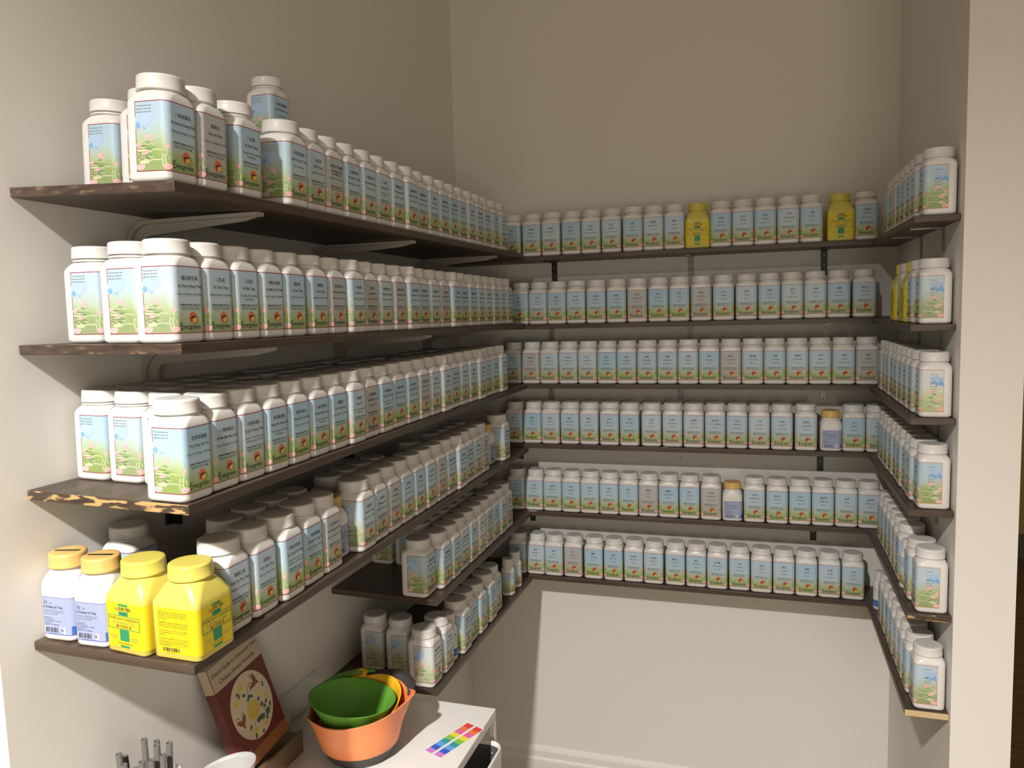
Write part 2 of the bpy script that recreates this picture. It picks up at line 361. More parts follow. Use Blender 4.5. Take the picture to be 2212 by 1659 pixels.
def art(L, full=True):
    c = WE.flat + WE.arc / 2                                     # middle of the corner
    for sg in (-1, 1):
        def ln(pts, w, mi=PALE): L.line([(sg * u, fz(f)) for u, f in pts], w * (.75 if mi == PALE else 1), mi, .0002)
        ln([(c, .92), (c + .0012, .82), (c - .001, .67)], .0014); ln([(c - .003, .93), (c - .0042, .82), (c - .001, .76), (c + .002, .73)], .0012)
        ln([(c + .0035, .92), (c + .0058, .83), (c + .003, .76), (c + .005, .70)], .0013); ln([(c - .0012, .90), (c + .004, .84)], .0011); ln([(c + .0015, .87), (c - .0035, .82)], .0011)
        ln([(c - .006, .92), (c - .0085, .82), (c - .0115, .72)], .0005); ln([(c - .0075, .86), (c - .0055, .76), (c - .006, .70)], .0004)
        lotus(L, sg * (c - .002), fz(.935), .0050)
        L.oval(sg * (c - .001), fz(.655), .0030, .0036, PINK); L.oval(sg * (c - .0005), fz(.648), .0016, .0024, CLOUD2 if False else PINK, .0003)
        L.oval(sg * (c + .001), fz(.745), .0044, .0019, LEAF, rot=sg * .4)
        if not full: continue
        m = WE.side_mid()
        for (du, fr, ru, rz) in ((-.004, .585, .0048, .0020), (-.010, .66, .0052, .0022), (.006, .70, .0058, .0026), (-.005, .765, .0060, .0024), (.003, .865, .0068, .0024), (-.012, .87, .0040, .0018)):
            L.oval(sg * (m + du), fz(fr), ru, rz, LEAF if du < -.0035 else PALE, .00016)
        ln([(m + .013, .70), (m + .008, .655), (m + .002, .67), (m - .003, .71), (m - .008, .725), (m - .012, .69), (c + .006, .70)], .0016)
        ln([(m + .013, .63), (m + .009, .585), (m + .003, .575), (m - .001, .545)], .0015); ln([(m + .001, .60), (m - .004, .625), (m - .009, .60), (m - .012, .625)], .0013)
        ln([(m + .012, .835), (m + .007, .80), (m + .001, .815), (m - .005, .86), (m - .010, .835), (c + .007, .845)], .0018); ln([(m + .012, .77), (m + .006, .755), (m + .001, .775)], .0014)
        ln([(m - .003, .71), (m - .002, .765), (m - .006, .80), (m - .012, .79)], .0014); ln([(m - .005, .86), (m - .003, .90)], .0013); ln([(m + .001, .815), (m + .002, .86)], .0012)
        lotus(L, sg * (m + .0085), fz(.935), .0056); lotus(L, sg * (m - .005), fz(.505), .0042); lotus(L, sg * (m + .010), fz(.625), .0036); lotus(L, sg * (m - .009), fz(.555), .0026); lotus(L, sg * (m + .001), fz(.73), .0040)
        cl = [(.0145, .23), (.0110, .165), (.0060, .185), (.0020, .14), (-.0030, .15), (-.0060, .185), (-.0110, .165), (-.0135, .20), (-.0100, .235), (-.0125, .275), (-.0080, .31), (-.0045, .335), (-.0015, .385), (.0010, .375), (.0025, .34), (.0060, .40), (.0090, .37), (.0125, .415), (.0148, .36)]
        L.poly([(sg * (m + u), fz(f)) for u, f in cl], CLOUD2, .00016)
        for (du, fr, ru, rz) in ((.0105, .34, .0040, .0040), (.0030, .335, .0060, .0026), (-.0035, .30, .0042, .0020), (.0005, .385, .0020, .0014), (.0080, .285, .0030, .0018)): L.oval(sg * (m + du), fz(fr), ru, rz, CLOUD, .0002, 12, sg * .2)
        for pts in ([(.004, .20), (.009, .19), (.012, .23), (.009, .265), (.005, .25), (.006, .22)], [(-.001, .18), (-.006, .205), (-.0105, .195), (-.0125, .175)], [(-.002, .25), (-.007, .265), (-.0095, .29), (-.0115, .275)], [(.0015, .29), (-.0015, .31), (-.0065, .315)]):
            ln([(m + u, f) for u, f in pts], .0006, CLOUD)
_lab = {}
def label_mesh(cn, py, en, grey=0, full=True, edge=M_RED):
    key = (cn, py, en, grey, full, edge.name)
    if key in _lab: return _lab[key]
    L = Label(WE)
    L.sheet(-LS, LS, LZ0, LZ1, PAPER)
    L.sheet(-LS, LS, LZ1 - .0011, LZ1, RED, .00012, False); L.sheet(-LS, LS, LZ0, LZ0 + .0011, RED, .00012, False)
    L.sheet(-LS, -LS + .0009, LZ0, LZ1, RED, .00012, False); L.sheet(LS - .0009, LS, LZ0, LZ1, RED, .00012, False)
    art(L, full)
    mw = .045
    L.text(cn, .001, fz(.18), .0064, INK, maxw=mw, bold=.006)
    L.text(py, .001, fz(.295), .0055, INK, maxw=mw, bold=.016)
    lines = en.split('/')
    for i, t in enumerate(lines): L.text(t, .001, fz(.415 + .060 * i), .0044, INK, maxw=mw + .004, bold=.006)
    L.text('PREMIUM HERBAL PRODUCT', .001, fz(.575), .0031, INK, maxw=.040, bold=.03)
    L.line([(-.021, fz(.605)), (.023, fz(.605))], .0003, INK)
    L.text('NET WT 3.5 OZ (100 GM)', .000, fz(.635), .0030, INK, maxw=.036, bold=.02)
    # round rising-sun emblem with a dark tree
    u, z, r = .0045, fz(.765), .0078
    L.oval(u, z, r, r, SUN, .00045, 18)
    L.poly([(u - .0005, z + .0008), (u + r * .93, z + .0008), (u + r * .78, z - r * .62), (u + .001, z - r * .98), (u - .0018, z - .003)], SUNY, .00050)
    L.poly([(u - r * .80, z - .0008), (u - .003, z + .0016), (u + .0005, z + .0026), (u + .005, z + .0018), (u + .0062, z + .0003), (u + .001, z - .0002), (u - .0026, z - .0018), (u - .0032, z - .0062), (u - .0046, z - .0050), (u - .0040, z - .0018)], INK, .00056)
    L.text('E', -.0190, fz(.895), .0135, INK, bold=.0, res=2); L.text('vergreen', -.0153, fz(.900), .0094, INK, 'L', res=2, bold=.008)
    if full:
        m = WE.side_mid()
        for i, t in enumerate(('For professional use only', 'Suggested use: 2 capsules 2-3 times', 'daily, with or without food')):
            L.text(t, -m - .0118, fz(.065 + .045 * i), .0027, INK, 'L', maxw=.022)
        for i, t in enumerate(('Distributed by:', 'Evergreen Herbs & Medical', 'Supplies, LLC', 'City of Industry, CA', 'Made in Taiwan')):
            L.text(t, -m - .0112, fz(.635 + .043 * i), .0027, INK, 'L', maxw=.020)
        L.text('Ingredients:', m - .012, fz(.11), .0030, INK, 'L')
        L.text(cn, m - .012, fz(.33), .0040, INK, 'L', maxw=.02); L.text(py, m - .012, fz(.40), .0034, INK, 'L', maxw=.022)
        L.text(lines[0], m - .012, fz(.46), .0030, INK, 'L', maxw=.024)
        L.text('All Natural 100%', m - .004, fz(.80), .0028, INK, 'L', maxw=.014)
    mats = list(ART); mats[0] = (M_LB, M_LG, M_LP)[grey]; mats[1] = edge
    me = L.b.mesh('label', mats, True)
    _lab[key] = me; return me
ME_BLANK = label_mesh('中藥', 'Herbal', 'Formula', 0, True)

BOT = {}
def bottle(x, y, z, rz, lab, label, group, wrapped=False, name='supplement_bottle', wide=False):
    t = thing(name, label, 'bottle', (x, y, z), rz, group)
    obj('body', ME_BODY, t); obj('cap', ME_CAPW if wrapped else ME_CAP, t, None, random.uniform(0, 6))
    if wrapped: obj('tamper_band', ME_RING, t)
    obj('label', lab, t)
    if wide:
        for ch in t.children: ch.scale = (1.055, 1.055, 1.02) if ch.name.startswith(('cap', 'tamper')) else (1.0, 1.09, 1.02)
    return t

# ------------------------------------------------------------------ other bottles
def ext_body(prof, mat, name): return body_mesh(name, prof, mat)
YA, YR = 0.0370, 0.0085
ME_YBODY = ext_body([(0, .0330, .007), (.0015, .0358, .008), (.004, .0370, .0085), (.0845, .0370, .0085), (.0890, .0364, .009), (.1080, .0292, .017), (.1150, .0262, .0225), (.1170, .0255, .0255), (.1200, .0255, .0255)], M_YEL, 'jar_body')
ME_YCAP = cap_mesh('yellow_cap', M_YEL, r=0.0290, z0=0.1165, z1=0.1400, ribs=24, depth=0.0005, skirt=0.0035)
_y = Wrap(YA, YR, 0.0003); L = Label(_y); T_ = .0805
YM = [M_YLAB, M_GRN, M_INK, M_SUN, M_INKG, M_YEL]
L.sheet(-_y.side_mid() - .027, _y.side_mid() + .027, .0100, T_, 0, 0, False)
def gbar(z0, z1, h=.0085): L.poly([(-h, z0), (h, z0), (h, z1), (-h, z1)], 1, .0003)
gbar(.0755, .0790); gbar(.0610, .0675); gbar(.0210, .0390); gbar(.0105, .0140)
L.poly([(-.0150, .0685), (-.0095, .0685), (-.0122, .0738)], 3, .0004)
L.text('SUN TEN', .0025, .0712, .0072, 2, bold=.02, maxw=.022); L.text('614', 0, .0640, .0052, 2, maxw=.009)
for z in (.0600, .0400): L.line([(-.0285, z), (.0285, z)], .0010, 1, .0004)
for u in (-.0285, .0285): L.line([(u, .0400), (u, .0600)], .0010, 1, .0004)
L.sheet(-.0280, .0280, .0405, .0595, 0, .00034, False)
L.text('Perilla Seed Combination', 0, .0560, .0054, 2, maxw=.052, bold=.01, off=.0006); L.text('Su Zi Jiang Qi Tang', 0, .0498, .0052, 4, maxw=.046, off=.0006); L.text('蘇子降氣湯', 0, .0436, .0056, 2, off=.0006)
L.text('Manufactured', -.019, .0275, .0026, 4, maxw=.015); L.text('in Taiwan', -.019, .0245, .0026, 4, maxw=.012)
L.text('NET WT.', .018, .0270, .0030, 4); L.text('100 grams', .018, .0235, .0030, 4); L.text('Dietary Supplement', 0, .0172, .0034, 2, maxw=.03)
m_ = -_y.side_mid()
for i, t in enumerate(('DIRECTIONS: Take 1 gram with warm water three', 'times daily or before a herbal meal. No animals are', 'harmed, or as directed by your health care', 'professional.', '', 'WARNING: If pregnant or nursing a baby, or taking', 'medications, consult your health care professional', 'before using this or any dietary supplement.', '', 'CAUTION: Keep out of the reach of children.', 'Store tightly closed in a cool, clean and', 'dry place.', '', 'STORAGE: Keep tightly closed in a cool dry place.')):
    if t: L.text(t, m_ - .024, .0735 - .0031 * i, .0026, 2, 'L', maxw=.046)
L.line([(m_ - .0245, .0300), (m_ + .022, .0300), (m_ + .022, .0225), (m_ - .0245, .0225), (m_ - .0245, .0300)], .0003, 2)
for i, t in enumerate(('This statement has not been evaluated by the Food', 'and Drug Administration. Not intended to diagnose', 'or treat any disease.')): L.text(t, m_ - .0235, .0283 - .0024 * i, .0021, 2, 'L', maxw=.044)
L.bar(m_ - .020, .0135, .027, .0058, 0, 2); L.text('4 8014 6021 9 2', m_ - .006, .0117, .0026, 2, maxw=.03)
ME_YLAB = L.b.mesh('label', YM, True)
def yellow_jar(x, y, z, rz, label, group=None, wide=False):
    t = thing('yellow_powder_jar', label, 'jar', (x, y, z), rz, group)
    obj('body', ME_YBODY, t); obj('cap', ME_YCAP, t); obj('label', ME_YLAB, t)
    if wide:
        for ch in t.children: ch.scale = (1.07, 1.07, .94)
    return t
KA, KR = 0.0305, 0.0125
ME_KBODY = ext_body([(0, .0262, .011), (.0015, .0288, .0118), (.004, .0303, .0123), (.006, .0305, .0125), (.076, .0305, .0125), (.084, .0298, .015), (.092, .0272, .020), (.0975, .0245, .0225), (.100, .0235, .0235), (.106, .0235, .0235)], M_WHITE, 'square_body')
ME_KCAP = cap_mesh('amber_cap', M_ORCAP, r=0.0272, z0=0.1020, z1=0.1220, ribs=40, depth=0.0002, skirt=0.002)
_b = MB(); _b.add([(-.018, -.008, .12235), (.019, .000, .12235), (.0185, .0065, .12235), (-.0185, -.0035, .12235)], [(0, 1, 2, 3)]); ME_KMARK = _b.mesh('marker_stroke', [M_INK], False)
_k = Wrap(KA, KR, .0003); L = Label(_k); KM = [M_LAV, M_NAVY, M_INK, M_INKG, M_PAPER, M_BLUE]
L.sheet(-.026, .052, .0095, .0635, 0, 0, False); L.sheet(-.026, .052, .0628, .0635, 1, .0002, False); L.sheet(-.026, .052, .0095, .0103, 1, .0002, False)
L.sheet(.0255, .052, .0103, .0225, 5, .0002, False)
L.text('kp', -.017, .0565, .0080, 3, shear=.3); L.text('kpc', -.0075, .0550, .0035, 3); L.text('Su Zi Jiang Qi Tang', -.0225, .0495, .0046, 2, 'L', maxw=.040, bold=.01)
for i, t in enumerate(('Perilla fruit and Pinellia tuber extract', 'powder. As a dietary supplement take', '2 grams three times daily.', '', 'Distributed by:', 'KPC Products, Inc.', '16 Goddard Irvine, CA 92618', 'www.kpc.com', 'PRODUCT OF TAIWAN')):
    if t: L.text(t, -.0215, .0445 - .0026 * i, .0025, 3 if i < 4 else 2, 'L', maxw=.036)
L.poly([(-.022, .0120), (.016, .0120), (.016, .0205), (-.022, .0205)], 4, .0002); L.bar(-.020, .0128, .022, .0070, 0, 2, .0004, 5)
L.oval(.0105, .0165, .0024, .0032, 3, .0004, 4)
L.text('KPC Products, Inc. Irvine, CA 92618', -.001, .0113, .0017, 2, maxw=.042)
ME_KLAB = L.b.mesh('label', KM, True)
def amber_bottle(x, y, z, rz, label, group=None, mark=False):
    t = thing('amber_capped_bottle', label, 'bottle', (x, y, z), rz, group)
    obj('body', ME_KBODY, t); c = obj('cap', ME_KCAP, t); obj('label', ME_KLAB, t)
    if mark:
        obj('marker_stroke', ME_KMARK, c)
        for ch in t.children: ch.scale = (1.0, 1.0, 1.07)
    return t
# round capsule bottles
def round_bottle(x, y, z, rz, label, R=0.0240, Ht=0.112, blue=False, group=None):
    t = thing('round_pill_bottle', label, 'bottle', (x, y, z), rz, group)
    b = MB(); b.lathe([(R - .004, 0), (R - .001, .0012), (R, .004), (R, Ht * .66), (R - .0015, Ht * .70), (R * .80, Ht * .75), (R * .72, Ht * .775), (R * .70, Ht * .82)], 40); obj('body', b.mesh('round_body', [M_WHITE]), t)
    obj('cap', cap_mesh('round_cap', M_CAP, R * .82, Ht * .79, Ht, 40, .0004, .0015), t)
    b = MB(); n = 36; z0, z1 = Ht * .10, Ht * .64; rr = R + .0003
    def cyl(za, zb, mi, a0, a1, off=0.0):
        vs = []; k = 28
        for i in range(k + 1):
            th = a0 + (a1 - a0) * i / k; vs += [((rr + off) * cos(th), (rr + off) * sin(th), za), ((rr + off) * cos(th), (rr + off) * sin(th), zb)]
        o = b.add(vs, [(2 * i, 2 * i + 2, 2 * i + 3, 2 * i + 1) for i in range(k)], mi)
        for i in range(k + 1): b.uv[o + 2 * i] = (i / k * 2, 0); b.uv[o + 2 * i + 1] = (i / k * 2, 1)
    class RW:
        flat = 0; arc = 0
        def __call__(s, u, zz, off=0.0): th = u / rr - pi / 2; return ((rr + off) * cos(th), (rr + off) * sin(th), zz)
    L = Label(RW()); L.b = b
    if blue:
        cyl(z0, z1, 0, -pi * .95, pi * .95); cyl(z0, z0 + (z1 - z0) * .30, 1, -pi * .95, pi * .95, .0002); cyl(z0, z1, 1, -pi * .95, -pi * .62, .0002)
        for i, (tx, sz) in enumerate((('Q', .011), ('Herbal Extract', .004), ('Dietary Supplement', .003), ('60 Capsules', .003))): L.text(tx, .004, z1 - .010 - .009 * i, sz, 2, maxw=.026)
        L.text('Nutritional', .004, z0 + .009, .0036, 0); obj('label', b.mesh('label', [M_PAPER, M_BLUE, M_INK]), t)
    else:
        cyl(z0, z1, 0, -pi * .95, pi * .95); cyl(z1 - .001, z1, 1, -pi * .95, pi * .95, .0002); cyl(z0, z0 + .001, 1, -pi * .95, pi * .95, .0002)
        for i, tx in enumerate(('Suggested use: 3 capsules', 'three times daily', 'Evergreen Herbs')): L.text(tx, .0, z1 - .008 - .006 * i, .0032, 2, maxw=.03)
        L.oval(.002, z0 + .017, .005, .005, 3, .0004, 14); L.text('Evergreen', .0, z0 + .007, .007, 2, maxw=.03)
        for q in (-.025, -.014, .016): L.oval(q, z0 + .02, .003, .0022, 4, .0003); L.line([(q, z0 + .005), (q + .001, z0 + .02)], .0008, 5)
        obj('label', b.mesh('label', [M_LB, M_RED, M_INK, M_SUN, M_PINK, M_PALE]), t)
    return t

# ------------------------------------------------------------------ the room
XL, XR, D = -0.2905, 1.1373, 0.150
FLOOR, CEIL = -0.40, 2.69
AL, AR = 1.6745, 0.655                     # where the left and right alcove walls end, in front of the back wall
def slab(name, a, b, mat): m = MB(); m.box(a, b); return struct(name, m, [mat])
slab('floor', (-2.6, -4.2, FLOOR - .05), (4.2, 4.6, FLOOR), M_FLOOR)
slab('ceiling', (-2.6, -4.2, CEIL), (4.2, 4.6, CEIL + .05), M_CEIL)
slab('wall_back', (XL - .12, D, FLOOR), (XR + .115, D + .10, CEIL), M_WALL)
slab('wall_left', (XL - .12, -AL, FLOOR), (XL, D, CEIL), M_WALL)
slab('wall_right', (XR, -AR, FLOOR), (XR + .115, D, CEIL), M_WALL)
slab('wall_left_return', (-2.6, -AL, FLOOR), (XL - .12, -AL + .12, CEIL), M_WALL)
slab('wall_hallway', (1.0, 3.35, FLOOR), (4.2, 3.45, CEIL), M_MUST)
slab('baseboard_hallway', (1.0, 3.33, FLOOR), (4.2, 3.35, FLOOR + .16), M_SKIRT)
def base(name, p0, p1, nx, ny):
    prof = [(0, 0), (.013, 0), (.013, .088), (.011, .094), (.0085, .098), (.0085, .122), (.006, .130), (.003, .138), (0, .1395)]
    m = MB()
    m.rings([[(p[0] + nx * d, p[1] + ny * d, FLOOR + h) for d, h in prof] for p in (p0, p1)], 0, True, True)
    struct(name, m, [M_TRIM])
base('baseboard_back', (XL + .0135, D), (XR - .0135, D), 0, -1)
base('baseboard_left', (XL, -AL), (XL, D), 1, 0)
base('baseboard_right', (XR, D), (XR, -AR), -1, 0)

# ------------------------------------------------------------------ shelves
SA = [1.5925, 1.6007, 1.6086, 1.6196, 0.7990, 0.8156]
ZL = [1.5332, 1.3056, 1.1022, 0.8891, 0.6659, 0.4400]
SS = [-.0055, -.0159, .0015, .0122, .0079, .0012]
ST = [.0122, .0016, .0081, .0042, .0059, 0.0]
SB = [0.6298, 0.6129, 0.6353, 0.6393, 0.6444, 0.6422]
ZB = [1.5242, 1.3006, 1.1028, 0.9007, 0.6691, 0.4449]
ZR = [1.5247, 1.2966, 1.0971, 0.8979, 0.6679, 0.4458]
TH = 0.0145
LEV = ['top', 'second', 'third', 'fourth', 'fifth', 'bottom']
def zleft(i, x, y):
    k = -y / SA[i]; return ZL[i] - SS[i] * k + ST[i] * k * (-x / -XL)
def board(name, corners, label, cat, group, mat, endmat=None, endface=2):
    """corners: four top corners counter-clockwise; face order bottom, top, then the four edges"""
    c = Vector((0, 0, 0))
    for p in corners: c += Vector(p)
    c /= 4
    m = MB(); vs = [Vector(p) - c for p in corners] + [Vector(p) - c - Vector((0, 0, TH)) for p in corners]
    m.add(vs, [(7, 6, 5, 4), (0, 1, 2, 3)], 0)
    for k in range(4):
        j = (k + 1) % 4; m.f.append((k, 4 + k, 4 + j, j)); m.mi.append(1 if (endmat and k == endface) else 0)
    o = obj(name, m.mesh(name, [mat, endmat or mat], False), None, c); bevel(o, .0012, 2)
    return tag(o, label, cat, group)
G_SH = 'dark wooden wall shelves'
for i in range(6):
    a = SA[i]; x0 = XL + .0005
    cs = [(x0, -a, zleft(i, XL, -a)), (0, -a, zleft(i, 0, -a)), (0, -.001, ZL[i]), (x0, -.001, ZL[i])]
    extra = {0: 'scuffed near end', 1: 'worn near corner', 2: 'chipped near end showing pale wood', 3: 'plain near end, carrying yellow jars', 4: 'short and half empty', 5: 'short, behind the mixing bowls'}[i]
    board('wall_shelf', cs, f"dark wooden shelf, {LEV[i]} deep one on side wall, {extra}", 'shelf', G_SH, M_WOODY, [M_END0, M_END0, M_END1, M_WOODX, M_WOODX, M_WOODX][i], 0)
    board('wall_shelf', [(x0, 0, ZB[i]), (XR - .0005, 0, ZB[i]), (XR - .0005, D - .0005, ZB[i]), (x0, D - .0005, ZB[i])],
          f"long dark wooden shelf across the back wall, {LEV[i]} of six", 'shelf', G_SH, M_WOODX)
    b = SB[i]; extra = {0: 'highest', 1: 'just below two yellow jars', 2: 'at mid height', 3: 'scuffed near end', 4: 'splintered near end', 5: 'bare pale wood near end'}[i]
    board('wall_shelf', [(1.05, -b, ZR[i]), (XR - .0005, -b, ZR[i]), (XR - .0005, -.001, ZR[i]), (1.05, -.001, ZR[i])],
          f"narrow dark wooden shelf, {LEV[i]} of six, {extra}", 'shelf', G_SH, M_WOODY, [M_WOODX, M_WOODX, M_WOODX, M_END0, M_END1, M_END2][i], 0)

# ------------------------------------------------------------------ brackets
def screw(parent, loc, axis, r=.0032):
    b = MB(); b.lathe([(r, 0), (r, .0008), (r * .7, .0016), (r * .25, .0019)], 14)
    o = obj('screw', b.mesh('screw', [M_SCREW]), parent, loc)
    o.rotation_euler = {'y': (pi / 2, 0, 0), 'x': (0, pi / 2, 0), '-x': (0, -pi / 2, 0)}[axis]
def back_bracket(x, zt, drop, mat, label, w=.019, screws=(.018, .045)):
    t = thing('shelf_bracket', label, 'bracket', (x, D, zt), 0, 'brackets under the back wall shelves')
    m = MB(); m.box((-w / 2, -.003, -drop), (w / 2, -.0003, -.0004)); o = obj('wall_leaf', m.mesh('wall_leaf', [mat], False), t); bevel(o, .0006)
    m = MB(); m.box((-w / 2, -.118, -.0034), (w / 2, -.003, -.0004)); o = obj('arm', m.mesh('arm', [mat], False), t); bevel(o, .0006)
    for s in screws:
        if s < drop: screw(t, (0, -.003, -s), 'y')
kinds = {0: ((.066, .070, M_BLACK, 'black'), (.5265, .064, M_BRKT, 'grey'), (.931, .078, M_BLACK, 'black')),
         1: ((.050, .050, M_BRKT, 'grey'), (.525, .050, M_GREYM, 'zinc grey'), (.9388, .052, M_PAPER, 'white')),
         2: ((.0444, .055, M_BRKT, 'grey'), (.4905, .050, M_GREYM, 'zinc grey'), (.9329, .058, M_GREYM, 'zinc grey')),
         3: ((-.0745, .068, M_BLACK, 'black'), (.4888, .066, M_WALL, 'wall coloured'), (.9254, .075, M_BLACK, 'black')),
         4: ((-.0357, .062, M_BLACK, 'black'), (.4917, .040, M_WALL, 'wall coloured'), (.9067, .072, M_BLACK, 'black')),
         5: ((.02, .012, M_BRKT, 'grey'), (.4917, .012, M_GREYM, 'zinc grey'), (.90, .012, M_GREYM, 'zinc grey'))}
for i, ks in kinds.items():
    for (x, dr_, mt, cn_), pos in zip(ks, ('deep-shelf end', 'middle', 'narrow-shelf end')):
        back_bracket(x, ZB[i] - TH, dr_, mt, f"{cn_} metal bracket, {pos}, under back wall's {LEV[i]} shelf")
def side_bracket(i, y, mat, label, L=.265, drop=.105, w=.022, R=.045):
    """pressed steel bracket on the left wall: flat rim with a rounded elbow, arm runs out under the shelf"""
    x0 = XL + .0005; zt = min(zleft(i, x, y + d) for x in (XL, 0) for d in (-.02, .02)) - TH - .0006
    t = thing('curved_shelf_bracket', label, 'bracket', (x0, y, zt), 0, 'curved steel brackets under the deep side shelves')
    def prof(off):
        pts = [(off + .0, -drop)]; R_ = R - off
        for k in range(9): a = pi - (pi / 2) * k / 8; pts.append((R + R_ * cos(a), -R + R_ * sin(a)))
        pts.append((L - off * .3, -off)); return pts
    m = MB(); o_, n_ = prof(.0), prof(.007)
    for sy in (-1, 1):
        pass
    m.rings([[(x, -w / 2, z) for x, z in o_] + [(x, -w / 2, z) for x, z in reversed(n_)], [(x, w / 2, z) for x, z in o_] + [(x, w / 2, z) for x, z in reversed(n_)]], 0, True, True)
    o = obj('flange', m.mesh('flange', [mat], False), t); bevel(o, .001)
    m = MB(); q_, p_ = prof(.007), prof(.026); p_[-1] = (L - .03, -.013)
    m.rings([[(x, -.003, z) for x, z in q_] + [(x, -.003, z) for x, z in reversed(p_)], [(x, .003, z) for x, z in q_] + [(x, .003, z) for x, z in reversed(p_)]], 0, True, True)
    obj('web', m.mesh('web', [mat], False), t)
    screw(t, (.0075, -.007, -drop + .03), 'x')
for i, ys in ((0, (-1.372, -.79, -.20)), (1, (-1.358, -.718, -.172)), (2, (-1.33, -.70)), (3, (-1.30, -.70))):
    for y, pos in zip(ys, ('near', 'middle', 'far')):
        side_bracket(i, y, M_BRKT if i < 2 else M_BLACK, f"curved {'beige' if i < 2 else 'dark'} steel bracket, {pos} one under {LEV[i]} deep side shelf")
for i in range(5):
    for y, pos in ((-.478, 'near'), (-.225, 'far')):
        t = thing('shelf_bracket', f"small grey bracket, {pos} one under {LEV[i]} narrow side shelf", 'bracket', (XR, y, ZR[i] - TH - .0005), 0, 'brackets under the narrow side shelves')
        m = MB(); m.box((-.003, -.008, -.055), (-.0003, .008, 0)); obj('wall_leaf', m.mesh('wall_leaf', [M_GREYM], False), t)
        m = MB(); m.box((-.07, -.008, -.003), (-.003, .008, 0)); obj('arm', m.mesh('arm', [M_GREYM], False), t)
        screw(t, (-.003, 0, -.03), '-x')

# ------------------------------------------------------------------ rows of bottles
ORD = ['first', 'second', 'third', 'fourth', 'fifth', 'sixth', 'seventh', 'eighth', 'ninth', 'tenth', 'eleventh', 'twelfth', 'thirteenth', 'fourteenth', 'fifteenth', 'sixteenth', 'seventeenth', 'eighteenth', 'nineteenth', 'twentieth', 'twenty-first', 'twenty-second', 'twenty-third', 'twenty-fourth']
def solve(fn, target, lo, hi):
    for _ in range(50):
        m = (lo + hi) / 2
        if fn(m) < target: lo = m
        else: hi = m
    return (lo + hi) / 2
def relax(v, gaps, lo, hi):
    v = list(v)
    for _ in range(600):
        for k in range(len(v) - 1):
            g = gaps[k] - (v[k + 1] - v[k])
            if g > 0: v[k] -= g / 2; v[k + 1] += g / 2
        v[0] = max(v[0], lo); v[-1] = min(v[-1], hi)
    for k in range(len(v) - 1):
        v[k + 1] = max(v[k + 1], v[k] + gaps[k])
    return v
def tilt(o, i):
    """lean with the sagging left shelf it stands on"""
    x, y = o.location.x, o.location.y; e = .02
    nx = Vector((2 * e, 0, zleft(i, x + e, y) - zleft(i, x - e, y))); ny = Vector((0, 2 * e, zleft(i, x, y + e) - zleft(i, x, y - e)))
    n = nx.cross(ny).normalized(); q = Vector((0, 0, 1)).rotation_difference(n)
    rz = o.rotation_euler.z
    o.rotation_euler = (q.to_matrix() @ Matrix.Rotation(rz, 3, 'Z')).to_euler()
def paper(g): return ('blue-green', 'grey', 'pale')[g]
LEFT = {}
LEFT[0] = """415|八味地黃丸|Ba Wei Di Huang Wan|Rehmannia Eight Formula
490|保和丸|Bao He Wan|Citrus & Crataegus Formula|g
569|八珍湯|Ba Zhen Tang|Tangkuei & Ginseng Eight/Combination|w
668|百合固金湯|Bai He Gu Jin Tang|Lily Combination|f
719|白虎湯|Bai Hu Tang|Gypsum Combination
750|半夏白朮天麻湯|Ban Xia Bai Zhu/Tian Ma Tang|Pinellia & Gastrodia Combination|g
781|半夏厚朴湯|Ban Xia Hou Po Tang|Pinellia & Magnolia Combination
817|半夏瀉心湯|Ban Xia Xie Xin Tang|Pinellia Combination
848|八正散|Ba Zheng San|Dianthus & Talcum/Formula
872|補陽還五湯|Bu Yang Huan Wu|Astragalus Combination
907|補中益氣湯|Bu Zhong Yi Qi Tang|Ginseng & Astragalus|f
931|柴葛解肌湯|Chai Ge Jie Ji Tang|Bupleurum Combination
954|柴胡湯|Chai Hu Tang|Bupleurum Formula
974|柴胡疏肝湯|Chai Hu Shu Gan Tang|Bupleurum & Cyperus
990|川芎茶調散|Chuan Xiong Cha Tiao|Cnidium & Tea Formula
1005|大柴胡湯|Da Chai Hu Tang|Major Bupleurum
1025|大承氣湯|Da Cheng Qi Tang|Major Rhubarb
1041|當歸四逆湯|Dang Gui Si Ni Tang|Tangkuei Combination
1062|當歸芍藥散|Dang Gui Shao Yao San|Tangkuei & Peony
1080|導赤散|Dao Chi San|Rehmannia & Akebia
1096|丹參飲|Dan Shen Yin|Salvia Combination"""
